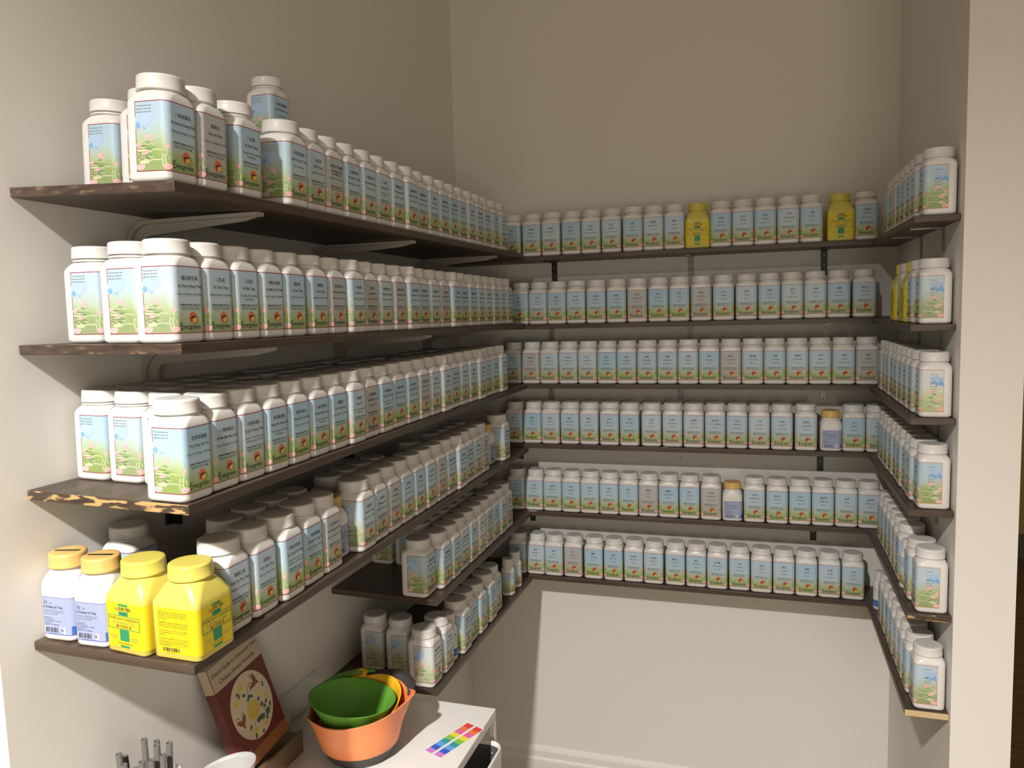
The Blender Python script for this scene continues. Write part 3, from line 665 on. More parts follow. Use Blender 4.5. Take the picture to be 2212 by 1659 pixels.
LEFT[1] = """445.6|獨活寄生湯|Du Huo Ji Sheng Tang|Tuhuo & Taxillus Combination
511|二陳湯|Er Chen Tang|Citrus & Pinellia Combination
564|二仙湯|Er Xian Tang|Curculigo & Epimedium/Combination
619|甘麥大棗湯|Gan Mai Da Zao Tang|Licorice & Jujube Combination
665.5|葛根湯|Ge Gen Tang|Pueraria Combination
714|歸脾湯|Gui Pi Tang|Ginseng & Longan Combination|w
756|桂枝茯苓丸|Gui Zhi Fu Ling Wan|Cinnamon & Hoelen Formula|g
797|桂枝湯|Gui Zhi Tang|Cinnamon Combination|f
824|虎潛丸|Hu Qian Wan|Hidden Tiger Formula|g
850|黃耆建中湯|Huang Qi Jian Zhong|Astragalus Combination
882.5|藿香正氣散|Huo Xiang Zheng Qi San|Agastache Formula|g
916|加味逍遙散|Jia Wei Xiao Yao San|Bupleurum & Peony Formula|wf
930|金匱腎氣丸|Jin Gui Shen Qi Wan|Rehmannia Eight
949|金鎖固精丸|Jin Suo Gu Jing Wan|Lotus Stamen Formula
973|九味羌活湯|Jiu Wei Qiang Huo|Notopterygium Nine|g
1000|涼膈散|Liang Ge San|Forsythia & Rhubarb|f
1021|六味地黃丸|Liu Wei Di Huang Wan|Rehmannia Six|w
1034|龍膽瀉肝湯|Long Dan Xie Gan Tang|Gentiana Combination
1049|麻黃湯|Ma Huang Tang|Ephedra Combination
1066|麻杏甘石湯|Ma Xing Gan Shi Tang|Apricot & Gypsum
1080|麥門冬湯|Mai Men Dong Tang|Ophiopogon
1093|平胃散|Ping Wei San|Magnolia Formula
1105|清暑湯|Qing Shu Tang|Pale Summer Formula"""
LEFT[2] = """462|普濟消毒飲|Pu Ji Xiao Du Yin|Scute & Cimicifuga Combination|f
514|七寶美髯丹|Qi Bao Mei Ran Dan|Seven Treasures Formula
575|杞菊地黃丸|Qi Ju Di Huang Wan|Lycium, Chrysanthemum/& Rehmannia Formula
626|羌活勝濕湯|Qiang Huo Sheng Shi|Notopterygium & Tuhuo/Combination
670|清氣化痰丸|Qing Qi Hua Tan Wan|Pinellia & Scute Formula
707.5|人參養榮湯|Ren Shen Yang Rong Tang|Ginseng & Rehmannia/Combination
746|潤腸湯|Run Chang Tang|Linum & Rhubarb Combination
787|桑菊飲|Sang Ju Yin|Morus & Chrysanthemum/Combination|f
820|桑螵蛸散|Sang Piao Xiao San|Mantis Formula|gw
856|少腹逐瘀湯|Shao Fu Zhu Yu Tang|Fennel Seed & Corydalis/Combination
884|芍藥甘草湯|Shao Yao Gan Cao Tang|Peony & Licorice Combination
903|參苓白朮散|Shen Ling Bai Zhu San|Ginseng & Atractylodes
926|身痛逐瘀湯|Shen Tong Zhu Yu Tang|Cnidium Combination|g
940|生化湯|Sheng Hua Tang|Tangkuei & Ginger
967|生脈飲|Sheng Mai Yin|Ginseng & Ophiopogon|f
986|十全大補湯|Shi Quan Da Bu Tang|Ginseng & Tangkuei Ten
1003|四君子湯|Si Jun Zi Tang|Four Gentlemen
1020|四妙散|Si Miao San|Coix & Phellodendron
1052|四逆散|Si Ni San|Bupleurum & Chih-shih|f
1064|四神丸|Si Shen Wan|Psoralea Formula
1076|四物湯|Si Wu Tang|Tangkuei Four
1092|蘇子降氣湯|Su Zi Jiang Qi Tang|Perilla Seed|f"""
LEFT[3] = """541.6|酸棗仁湯|Suan Zao Ren Tang|Zizyphus Combination
605|縮泉丸|Suo Quan Wan|Shut the Sluice Formula
662|桃紅四物湯|Tao Hong Si Wu Tang|Tangkuei Four & Persica/Carthamus Combination|f
709|天麻鉤藤飲|Tian Ma Gou Teng Yin|Gastrodia & Gambir Combination|w
753|天王補心丹|Tian Wang Bu Xin Dan|Ginseng & Zizyphus Formula|g
773|K
812|溫膽湯|Wen Dan Tang|Bamboo & Hoelen Combination|f
842|溫經湯|Wen Jing Tang|Tangkuei & Evodia Combination
868|五苓散|Wu Ling San|Hoelen Five Formula|g
896|五淋散|Wu Lin San|Gardenia & Hoelen
924|五皮飲|Wu Pi Yin|Five Peels Formula
948|五子衍宗丸|Wu Zi Yan Zong Wan|Five Seeds Formula
961|烏梅丸|Wu Mei Wan|Mume Formula|g
979|香砂六君子湯|Xiang Sha Liu Jun Zi|Six Gentlemen|w
1012|小柴胡湯|Xiao Chai Hu Tang|Minor Bupleurum|f
1028|小建中湯|Xiao Jian Zhong Tang|Minor Cinnamon
1041|小青龍湯|Xiao Qing Long Tang|Minor Blue Dragon
1058|逍遙散|Xiao Yao San|Bupleurum & Tangkuei|g
1076|K
1101|辛夷清肺湯|Xin Yi Qing Fei Tang|Magnolia & Gypsum|f"""
LEFT[4] = """944|血府逐瘀湯|Xue Fu Zhu Yu Tang|Persica & Achyranthes/Combination|b
965|養陰清肺湯|Yang Yin Qing Fei|Rehmannia & Ophiopogon
993|一貫煎|Yi Guan Jian|Glehnia & Rehmannia
1013|益氣聰明湯|Yi Qi Cong Ming Tang|Ginseng & Astragalus
1033|薏苡仁湯|Yi Yi Ren Tang|Coix Combination
1049|茵陳蒿湯|Yin Chen Hao Tang|Capillaris|p
1068|銀翹散|Yin Qiao San|Lonicera & Forsythia|g
1080|右歸丸|You Gui Wan|Eucommia Formula|w
1095|玉屏風散|Yu Ping Feng San|Jade Screen Formula
1107|越婢湯|Yue Bi Tang|Atractylodes|g"""
LEFT[5] = """958|鎮肝熄風湯|Zhen Gan Xi Feng Tang|Hematite & Scrophularia|p
983|真武湯|Zhen Wu Tang|Ginger & Aconite
1001|R
1020|知柏地黃丸|Zhi Bai Di Huang Wan|Anemarrhena Formula|f
1034|竹葉石膏湯|Zhu Ye Shi Gao Tang|Bamboo & Gypsum
1053|左歸丸|Zuo Gui Wan|Cuscuta Formula|f
1075|左金丸|Zuo Jin Wan|Coptis & Evodia|f
1086|紫草膏|Zi Cao|Lithospermum"""
def parse(txt):
    out = []
    for ln in txt.split('\n'):
        p = ln.split('|'); fl = p[4] if len(p) > 4 else ''
        out.append((float(p[0]), p[1:4], fl))
    return out
for i in range(6):
    rows = parse(LEFT[i]); ys = []; xs = []
    for u, nm, fl in rows:
        xf = -.0055 if 'f' in fl else -.0095 - random.uniform(0, .0025)
        if nm[0] == 'K': xf = -.030
        if 'b' in fl: xf = -.027
        if nm[0] == 'R': xf = -.014
        xs.append(xf)
        yr = solve(lambda y: proj((xf, y, zleft(i, xf, y) + .006))[0], u, -1.75, .4)
        ys.append(yr - (.0240 if nm[0] == 'R' else .0295))
    gp = []
    for k in range(len(rows) - 1):
        w = [.031 if r[1][0] == 'K' else (.0245 if r[1][0] == 'R' else .0325) for r in rows[k:k + 2]]
        gp.append(sum(w))
    ys = relax(ys, gp, -1.4990 if i == 3 else -SA[i] + .0325, -.036)
    for k, ((u, nm, fl), y, xf) in enumerate(zip(rows, ys, xs)):
        pos = f"{ORD[k]} from near end in front row, {LEV[i]} deep side shelf"
        if nm[0] == 'K':
            x = xf - .0305
            o = amber_bottle(x, y, zleft(i, x, y) + .0005, pi / 2, f"white amber-capped bottle, {pos}", None); tilt(o, i); continue
        if nm[0] == 'R':
            x = xf - .0240; o = round_bottle(x, y, zleft(i, x, y) + .0005, pi / 2 - .5, f"round blue-labelled pill bottle, {pos}", .0222, .125, True); tilt(o, i); continue
        g = 1 if 'g' in fl else (2 if 'p' in fl else 0); x = xf - HA * 1.09
        o = bottle(x, y, zleft(i, x, y) + .0005, pi / 2 + random.uniform(-.004, .004), label_mesh(*nm[:1], nm[1].replace('/', '\n'), nm[2], g),
                   f"white {paper(g)}-labelled bottle, {pos}", f"supplement bottles in front on the {LEV[i]} deep side shelf", 'w' in fl, wide=True)
        tilt(o, i)
# second and third rows standing behind, mostly only caps in view
def hidden(i, x, ys, rowname, skip=(), wrapped=(), lift=0.0):
    for k, y in enumerate(ys):
        if k in skip: continue
        o = bottle(x + random.uniform(-.0012, .0012), y, zleft(i, x, y) + .0005 + lift, pi / 2 + random.uniform(-.008, .008), ME_BLANK,
                   f"white capped bottle, {ORD[k]} from near end in {rowname}, {LEV[i]} deep side shelf", f"supplement bottles in {rowname} on the {LEV[i]} deep side shelf", k in wrapped, wide=(k == 0 and i < 2))
        tilt(o, i)
def seq(y0, n, st=.0655): return [y0 + st * k for k in range(n)]
def edge(i, px, y): return solve(lambda x: proj((x - .031, y - .030, zleft(i, x, y) + .05))[0], px, -.4, .2)
hidden(0, -.1160, seq(solve(lambda y: proj((-.1470, y - .030, ZL[0] + .06))[0], 257, -1.7, -1.2), 2), 'second row', (), (0,)); hidden(0, max(edge(0, 177, -1.470), -.2575), seq(-1.470, 2), 'wall row', (), (0,))
hidden(1, min(edge(1, 220, -1.556), -.1160), seq(-1.556, 2), 'second row', (), (0,)); hidden(1, max(edge(1, 140, -1.525), -.2575), seq(-1.525, 2), 'wall row', (), (0,))
def ystart(i, x, px): return solve(lambda y: proj((x - .031, y - .030, zleft(i, x, y) + .05))[0], px, -1.75, -1.2)
hidden(2, -.1165, seq(ystart(2, -.1165, 304), 20), 'second row', (4, 11, 16), (0,)); hidden(2, -.1830, seq(ystart(2, -.1830, 232), 19), 'third row', (9, 13, 14), (0, 1)); hidden(2, -.2495, seq(ystart(2, -.2495, 160), 12), 'wall row', (5,), (0,))
hidden(3, -.1165, seq(-1.395, 17), 'second row', (4, 9, 10, 12), (1, 2)); hidden(3, -.245, seq(-1.470, 1), 'wall row', (), (0,))
hidden(4, -.1165, seq(-.700, 9), 'second row', (0, 7), (1, 3)); hidden(4, -.2535, seq(-.570, 3), 'wall row', (), (0, 1)); hidden(4, -.1820, seq(-.566, 3), 'third row', (), (0, 1))
# the two at the near end of the bottom left shelf, and round bottles in its far corner
for k, (x, y) in enumerate(((-.208, -.728), (-.133, -.733))):
    o = bottle(x, y, zleft(5, x, y) + .0005, pi / 2 + .03, label_mesh('鎮肝熄風湯', 'Zhen Gan Xi Feng Tang', 'Hematite & Scrophularia', 2),
               f"white pale-labelled bottle, {('against the wall', 'in the middle')[k]} of three behind the mixing bowls", "supplement bottles behind the mixing bowls", True); tilt(o, 5)
for u, R_, Hh, xx, lb in ((1098, .0225, .118, -.030, 'nearer'), (1113, .0225, .118, -.030, 'farther')):
    y = solve(lambda y: proj((xx, y, ZL[5] + .006))[0], u, -1.0, .3)
    y = min(y, -.045) if lb == 'farther' else min(y, -.096)
    round_bottle(xx, y, zleft(5, xx, y) + .0005, pi / 2 - .6, f"round white capsule bottle, {lb} of two in bottom deep shelf's inner corner", R_, Hh)
# stacked pair behind the top row
for k, wr in ((0, 0), (1, 1)):
    o = bottle(-.195, -1.085 - .002 * k, zleft(0, -.195, -1.085) + .0005 + .1408 * k, pi / 2 - .06, label_mesh('加味逍遙散', 'Jia Wei Xiao Yao', 'Bupleurum', 0), f"white bottle, {('lower', 'upper')[k]} of the pair stacked behind the top deep shelf's row", 'stacked pair on the top deep shelf', bool(wr))

BACK = [[1104, 1147.5, 1189.5, 1233.5, 1275.6, 1320, 1367.3, 1412, 1457.3, -1505.3, 1554.6, 1603.5, 1652.8, 1702.7, 1753, -1818.7, 1870.3],
        [1122.7, 1160.5, 1201, 1243, 1287, 1331, 1375.7, 1421.4, 1467, 1514.3, 1562.5, 1612.4, 1661.7, 1711.4, 1761.5, 1812, 1867.6],
        [1089, 1129, 1170.4, 1210.8, 1252.6, 1295, 1338.5, 1382, 1427, 1473.4, 1521, 1568.8, 1617.4, 1667.3, 1717.2, 1768, 1819.3, 1871],
        [1104, 1146.3, 1187.7, 1230.3, 1272, 1315.8, 1359.6, 1406.5, 1452, 1498, 1544.6, 1591.8, 1639.9, 1689, 1741, -1795.8, 1845.7, 1894.6],
        [1099, 1139.8, 1180.4, 1222.7, 1265, 1309.7, 1354, 1398.8, 1444, 1489, 1535.3, -1581.4, 1629.3, 1678.8, 1728.3, 1778, 1828.5, 1879],
        [1113, 1155.5, 1195.7, 1237.4, 1281.6, 1324.6, 1368, 1411.5, 1458, 1503.5, 1549, 1596.8, 1644.7, 1693, 1741.8, 1791.7, 1843.2]]
HERBS = ["八角 Ba Jiao,Star Anise;巴戟天 Ba Ji Tian,Morinda Root;白扁豆 Bai Bian Dou,Dolichos;白芍 Bai Shao,White Peony;白朮 Bai Zhu,White Atractylodes Rhizome;白芷 Bai Zhi,Angelica Dahurica Root;百部 Bai Bu,Stemona Root;板藍根 Ban Lan Gen,Isatis Root;薄荷 Bo He,Peppermint;補骨脂 Bu Gu Zhi,Psoralea;柴胡 Chai Hu,Bupleurum Root;陳皮 Chen Pi,Citrus Peel;赤芍 Chi Shao,Red Peony Root;川芎 Chuan Xiong,Ligusticum;大棗 Da Zao,Jujube",
 "丹皮 Dan Pi,Moutan;丹參 Dan Shen,Salvia Root;當歸 Dang Gui,Tangkuei;黨參 Dang Shen,Codonopsis;地骨皮 Di Gu Pi,Lycium Bark;地黃 Di Huang,Rehmannia;冬瓜子 Dong Gua Zi,Wax Gourd;杜仲 Du Zhong,Eucommia Bark;莪朮 E Zhu,Zedoaria;防風 Fang Feng,Siler Root;防己 Fang Ji,Stephania;茯苓 Fu Ling,Hoelen;茯神 Fu Shen,Hoelen Root;附子 Fu Zi,Prepared Aconite;甘草 Gan Cao,Licorice;葛根 Ge Gen,Pueraria Root;枸杞子 Gou Qi Zi,Lycium Fruit",
 "鉤藤 Gou Teng,Gambir;骨碎補 Gu Sui Bu,Drynaria;桂枝 Gui Zhi,Cinnamon Twig;何首烏 He Shou Wu,Polygonum;紅花 Hong Hua,Carthamus;厚朴 Hou Po,Magnolia Bark;黃柏 Huang Bai,Phellodendron;黃精 Huang Jing,Polygonatum;黃連 Huang Lian,Coptis Rhizome;黃耆 Huang Qi,Astragalus;黃芩 Huang Qin,Scute;火麻仁 Huo Ma Ren,Hemp Seed;雞血藤 Ji Xue Teng,Millettia;桔梗 Jie Geng,Platycodon;金銀花 Jin Yin Hua,Lonicera;荊芥 Jing Jie,Schizonepeta;菊花 Ju Hua,Chrysanthemum;苦參 Ku Shen,Sophora Root",
 "蓮子 Lian Zi,Lotus Seed;連翹 Lian Qiao,Forsythia;龍骨 Long Gu,Dragon Bone;麥冬 Mai Dong,Ophiopogon;麥芽 Mai Ya,Barley Sprout;木瓜 Mu Gua,Chaenomeles;木香 Mu Xiang,Saussurea;牛膝 Niu Xi,Achyranthes;女貞子 Nu Zhen Zi,Ligustrum;枇杷葉 Pi Pa Ye,Eriobotrya Leaf;蒲公英 Pu Gong Ying,Dandelion;羌活 Qiang Huo,Notopterygium;人參 Ren Shen,Ginseng Root;肉桂 Rou Gui,Cinnamon Bark;桑寄生 Sang Ji Sheng,Loranthus;桑葉 Sang Ye,Mulberry Leaf;砂仁 Sha Ren,Cardamon;山藥 Shan Yao,Dioscorea",
 "三七 San Qi,Notoginseng;山楂 Shan Zha,Crataegus;山茱萸 Shan Zhu Yu,Cornus;升麻 Sheng Ma,Cimicifuga;石膏 Shi Gao,Gypsum;石斛 Shi Hu,Dendrobium;絲瓜 Si Gua,Luffa;蘇葉 Su Ye,Perilla Leaf;酸棗仁 Suan Zao Ren,Zizyphus;桃仁 Tao Ren,Persica Seed;天花粉 Tian Hua Fen,Trichosanthes;天麻 Tian Ma,Gastrodia;天門冬 Tian Men Dong,Asparagus;菟絲子 Tu Si Zi,Cuscuta;五味子 Wu Wei Zi,Schisandra;吳茱萸 Wu Zhu Yu,Evodia;細辛 Xi Xin,Asarum;夏枯草 Xia Ku Cao,Prunella",
 "仙鶴草 Xian He Cao,Agrimony;香附 Xiang Fu,Cyperus;辛夷 Xin Yi,Magnolia Flower;杏仁 Xing Ren,Apricot Seed;續斷 Xu Duan,Dipsacus;玄參 Xuan Shen,Scrophularia;延胡索 Yan Hu Suo,Corydalis;益母草 Yi Mu Cao,Leonurus;薏苡仁 Yi Yi Ren,Coix Seed;茵陳 Yin Chen,Capillaris;淫羊藿 Yin Yang Huo,Epimedium;玉竹 Yu Zhu,Solomon Seal;郁金 Yu Jin,Curcuma;遠志 Yuan Zhi,Polygala;澤瀉 Ze Xie,Alisma;知母 Zhi Mu,Anemarrhena;枝子 Zhi Zi,Gardenia"]
GREYB = [(), (6, 9), (1, 11, 17), (), (7, 10), (3,)]
WRAPB = [(2, 6, 16), (0, 3), (9, 12), (5, 14), (2, 4, 12), (4, 14)]
for i in range(6):
    us = BACK[i]; hb = [h.split(',') for h in HERBS[i].split(';')]
    xs = [solve(lambda x: proj((x, .008, ZB[i] + .005))[0], abs(u), -.4, 1.3) for u in us]
    gp = []
    for k in range(len(us) - 1):
        w = 0
        for q in (us[k], us[k + 1]): w += .0323 if q > 0 else (.0376 if i == 0 else .031)
        gp.append(w)
    xs = relax(xs, gp, -.055, 1.098)
    for k, (u, x) in enumerate(zip(us, xs)):
        pos = f"{ORD[k]} from deep-shelf corner on back wall's {LEV[i]} shelf"
        if u < 0:
            if i == 0: yellow_jar(x, .048, ZB[i] + .0004, .02, f"yellow square jar, {pos}")
            else: amber_bottle(x, .040, ZB[i] + .0004, .03, f"white amber-capped bottle with lavender label, {pos}")
            continue
        g = 1 if k in GREYB[i] else 0; h = hb[k % len(hb)]; cn, py = h[0].split(' ', 1)
        bottle(x, .0085 + HA + random.uniform(-.002, .003) + (.012 if i == 0 and k == 16 else 0), ZB[i] + .0004, random.uniform(-.006, .006), label_mesh(cn, py, h[1], g, True, M_RED if k % 2 else M_ORB),
               f"white {paper(g)}-labelled bottle, {pos}", f"supplement bottles on the back wall's {LEV[i]} shelf", k in WRAPB[i])

# right wall rows, nearest bottle first; J yellow jar, R round bottle, S small
RIGHT = ['NNNNNNNN', 'NNJNJ', 'NNNNNNNNN', 'NNNNNNNNN', 'NNSNNNNNN', 'NNNNNNNNR']
RLAB = [('枳殼', 'Zhi Ke', 'Fruit Peel'), ('紫蘇', 'Zi Su', 'Perilla'), ('豬苓', 'Zhu Ling', 'Polyporus'), ('竹茹', 'Zhu Ru', 'Bamboo'), ('紫菀', 'Zi Wan', 'Aster Root'), ('棕櫚', 'Zong Lu', 'Palm Fiber')]
for i in range(6):
    y = -SB[i] + .008 + HA
    for k, ch in enumerate(RIGHT[i]):
        pos = f"{ORD[k]} from near end on {LEV[i]} narrow side shelf"
        xc = 1.0585 + HA + (.012 if k == 0 else 0.004 + random.uniform(0, .003)); z = ZR[i] + .0004
        if k == 0: xc = 1.1000
        if ch == 'J':
            y += .0055; yellow_jar(1.0965, y, z, -pi / 2, f"yellow square jar, {pos}"); y += .0055 + .0655
        elif ch == 'R':
            round_bottle(1.081, -.045, z, -pi / 2 + .5, f"round blue and white pill bottle at far end of bottom narrow side shelf", .0205, .115, True)
        elif ch == 'S':
            round_bottle(1.082, y - .004, z, -pi / 2 + .4, f"narrow round bottle, {pos}", .0225, .118); y += .0575
        else:
            g = 2 if (i in (2,) and k == 0) or random.random() < .12 else 0
            cn, py, en = RLAB[(i + k) % 6]
            bottle(xc, y, z, -pi / 2 + random.uniform(-.012, .012), label_mesh(cn, py, en, g, True, M_ORB), f"white {paper(g)}-labelled bottle, {pos}", f"supplement bottles on the {LEV[i]} narrow side shelf", random.random() < .1)
            y += .0655
# near end of the fourth left shelf
for k, (x, y) in enumerate(((-.2550, -1.580), (-.1885, -1.583))):
    o = amber_bottle(x, y, zleft(3, x, y) + .0005, .05, f"white amber-capped bottle with black mark on cap, {('against the side wall', 'next to yellow jar')[k]}", None, True); tilt(o, 3)
o = yellow_jar(-.1150, -1.578, zleft(3, -.115, -1.578) + .0005, -.10, 'yellow square jar beside the amber-capped bottles, front label facing out', None, True); tilt(o, 3)
o = yellow_jar(-.0350, -1.574, zleft(3, -.035, -1.574) + .0005, pi / 2, 'yellow square jar at front corner of deep shelf, directions text facing out', None, True); tilt(o, 3)
# scraps
def scrap(name, pts, mat, label, z):
    m = MB(); m.add([(p[0], p[1], z) for p in pts] + [(p[0], p[1], z + .0006) for p in pts], [(3, 2, 1, 0), (4, 5, 6, 7), (0, 1, 5, 4), (1, 2, 6, 5), (2, 3, 7, 6), (3, 0, 4, 7)])
    tag(obj(name, m.mesh(name, [mat], False)), label, 'paper')
x4 = solve(lambda x: proj((x, .004, ZB[3]))[0], 1437, -.2, 1.2)
scrap('paper_scrap', [(x4 - .008, .001), (x4 + .006, .0015), (x4 + .009, .0055), (x4 - .005, .0050)], M_YLAB, "tiny yellow paper scrap at edge of back wall's fourth shelf", ZB[3] + .0003)
scrap('paper_scrap', [(-.004, .001), (.022, .0012), (.014, .0065), (-.010, .0060)], M_PAPER, "small white paper scrap in deep-shelf corner of back wall's fifth shelf", ZB[4] + .0003)

# ------------------------------------------------------------------ cart
TZ = 0.420
t = thing('white_cart', 'white utility cart under the deep shelves, mixing bowls on its top', 'cart', (-.066, -1.26, FLOOR))
def part(name, m, mats, parent, smooth=False, bev=0):
    o = obj(name, m.mesh(name, mats, smooth), parent)
    if bev: bevel(o, bev)
    return o
ox, oy = .066, 1.26
x0, x1, y0, y1 = -.284, .1525, -1.72, -.8255
m = MB(); m.box((x0 + ox, y0 + oy, TZ - FLOOR - .022), (x1 + ox, y1 + oy, TZ - FLOOR)); part('tabletop', m, [M_CART], t, bev=.002)
for sx in (x0, x1 - .014):
    for sy in (y0, y1 - .014):
        m = MB(); m.box((sx + ox, sy + oy, 0), (sx + ox + .014, sy + oy + .014, TZ - FLOOR - .0225)); part('leg', m, [M_CART], t, bev=.002)
def rrect(a0, b0, a1, b1, r, z, n=6):
    pts = []
    for (cx_, cy_, s) in ((a0 + r, b0 + r, pi), (a1 - r, b0 + r, 1.5 * pi), (a1 - r, b1 - r, 0), (a0 + r, b1 - r, .5 * pi)):
        for i in range(n + 1): th = s + pi / 2 * i / n; pts.append((cx_ + r * cos(th), cy_ + r * sin(th), z))
    return pts
bx0, bx1, by0, by1 = x0 + .018 + ox, .183 + ox, y0 + .02 + oy, -.858 + oy; bz = .360 - FLOOR
m = MB(); e = .0045
m.rings([rrect(bx0 + .02, by0 + .02, bx1 - .02, by1 - .02, .02, bz - .20), rrect(bx0 + .004, by0 + .004, bx1 - .004, by1 - .004, .028, bz - .19), rrect(bx0, by0, bx1, by1, .03, bz - .004), rrect(bx0 + .001, by0 + .001, bx1 - .001, by1 - .001, .03, bz),
         rrect(bx0 + e, by0 + e, bx1 - e, by1 - e, .026, bz), rrect(bx0 + e, by0 + e, bx1 - e, by1 - e, .026, bz - .012)], 0, True, False)
bk = part('basket', m, [M_CART], t, True)
m = MB(); e = .006
m.rings([rrect(bx0 + e, by0 + e, bx1 - e, by1 - e, .026, bz - .010), rrect(bx0 + .012, by0 + .012, bx1 - .012, by1 - .012, .024, bz - .182)], 0, False, True)
obj('liner', m.mesh('liner', [M_DKGREY]), bk)
for dx in (.0, -.24):
    m = MB(); m.lathe([(.004, 0), (.004, .0015), (.0025, .0025)], 14); o = obj('rivet', m.mesh('rivet', [M_SCREW]), bk, (bx1 - .03 + dx, by1 - .0065, bz - .03)); o.rotation_euler = (pi / 2, 0, 0)

# ------------------------------------------------------------------ mixing bowls
def bowl_part(name, prof, center, shear, mat, parent, n=64, spout=None, closed_bottom=True):
    """lathe of (radius, height, shear weight); height tilts with the shear vector towards the rim; spout=(angle, reach, width)"""
    m = MB(); rs = []
    for r, z, k in prof:
        ring = []
        for i in range(n):
            th = 2 * pi * i / n; rr = r; zz = z
            if spout and k > .5:
                for sa, reach, wd in spout:
                    d = (th - sa + pi) % (2 * pi) - pi; g = math.exp(-(d / wd) ** 2) * (k - .5) * 2
                    rr += reach * g; zz += .010 * g
            x, y = rr * cos(th), rr * sin(th)
            ring.append((x, y, zz + k * (shear[0] * x + shear[1] * y)))
        rs.append(ring)
    m.rings(rs, 0, True, True)
    return obj(name, m.mesh(name, [mat]), parent)
def crescent(name, r0, r1, a0, a1, z, th, shear, mat, parent, n=28, mid=0.35):
    m = MB(); rs = []
    for i in range(n + 1):
        f = i / n; a = a0 + (a1 - a0) * f; w = sin(pi * min(max(f, .0), 1.0)) ** .55; ri, ro = r0, r0 + .002 + (r1 - r0) * w
        sec = []
        for r, zz in ((ri, z - th), (ro - .002, z - th), (ro, z - th * .5), (ro - .002, z), (ri, z)):
            x, y = r * cos(a), r * sin(a); sec.append((x, y, zz + shear[0] * x + shear[1] * y))
        rs.append(sec)
    m.rings(rs); return obj(name, m.mesh(name, [mat]), parent)
bc = Vector((-.070, -1.068, TZ))
Rh, Bh = Vector((.952, .306)), Vector((-.306, .952))
sh = Rh * .09 + Bh * .05
t = thing('mixing_bowl', 'orange mixing bowl with charcoal base and grip, on the white cart', 'bowl', bc)
prof = [(.060, .0205, 0), (.0765, .022, 0), (.083, .030, .05), (.0925, .064, .45), (.0985, .104, .92), (.1030, .1115, 1.0), (.1038, .1135, 1.0), (.1015, .1140, 1.0), (.0965, .1040, .92), (.0900, .064, .45), (.079, .031, .05), (.070, .026, 0), (.02, .0255, 0)]
bowl_part('bowl', prof, None, sh, M_ORANGE, t, 96, [(radians(14), .020, .22), (radians(232), .010, .20)])
m = MB(); m.lathe([(.058, .0005), (.0655, .002), (.0735, .012), (.0800, .0255), (.0835, .0315), (.0828, .0325), (.0765, .0215), (.059, .020)], 64); obj('base', m.mesh('base', [M_RUB]), t)
crescent('grip', .1040, .1290, radians(20), radians(112), .1165, .006, sh, M_RUB, t)
t2 = thing('small_mixing_bowl', 'green bowl lying tilted inside the orange mixing bowl', 'bowl', bc + Vector((-.007, -.012, .056)))
sg = Rh * -.125 + Bh * -.03
gp_ = [(.030, .0, 0), (.050, .003, 0), (.060, .018, .2), (.0745, .046, .7), (.0890, .0705, 1.0), (.0905, .0720, 1.0), (.0890, .0726, 1.0), (.0865, .0705, 1.0), (.0720, .046, .7), (.057, .0205, .2), (.048, .007, 0), (.02, .0055, 0)]
bowl_part('bowl', gp_, None, sg, M_GREEN, t2, 72)
o = crescent('grip', .1045, .1265, radians(98), radians(182), .1235, .005, sh, M_GREEN, t2); o.location = (.007, .012, -.056)
m = MB(); rs = []
for k in range(8):
    a = radians(166 + 2.2 * k); ca, sa = cos(a), sin(a)
    zi = .0712 + (sg[0] * ca + sg[1] * sa) * .090; zo = .0630 + (sh[0] * ca + sh[1] * sa) * .108
    rs.append([(.0890 * ca, .0890 * sa, zi), (.106 * ca + .007, .106 * sa + .012, zo), (.106 * ca + .007, .106 * sa + .012, zo - .004), (.0890 * ca, .0890 * sa, zi - .004)])
m.rings(rs); obj('grip_arm', m.mesh('grip_arm', [M_GREEN]), t2)
t3 = thing('measuring_cup', 'yellow measuring cup with holed tab handle, nested between orange and green bowls', 'cup', bc + Vector((.002, .004, .016)))
sy_ = Rh * .24 + Bh * .27
yp = [(.045, 0, 0), (.058, .004, 0), (.072, .030, .4), (.0835, .078, 1), (.0868, .0835, 1), (.0875, .0855, 1), (.0860, .0862, 1), (.0815, .0800, 1), (.070, .031, .4), (.055, .007, 0), (.02, .006, 0)]
bowl_part('bowl', yp, None, sy_, M_YBOWL, t3, 72)
m = MB(); a = radians(120); q = Vector((cos(a), sin(a))); pq = Vector((-sin(a), cos(a)))
outer, inner = [], []
for i in range(24):
    th = 2 * pi * i / 24; p = q * (.099 + .018 * cos(th)) + pq * (.019 * sin(th)); outer.append(p)
    p = q * (.105 + .0062 * cos(th)) + pq * (.0062 * sin(th)); inner.append(p)
rs = []
for zz in (.0845, .0880):
    rs.append([(p.x, p.y, zz + sy_[0] * p.x + sy_[1] * p.y) for p in outer]); rs.append([(p.x, p.y, zz + sy_[0] * p.x + sy_[1] * p.y) for p in inner])
m.rings([rs[1], rs[0], rs[2], rs[3], rs[1]], 0, False, False); obj('handle', m.mesh('handle', [M_YBOWL]), t3)

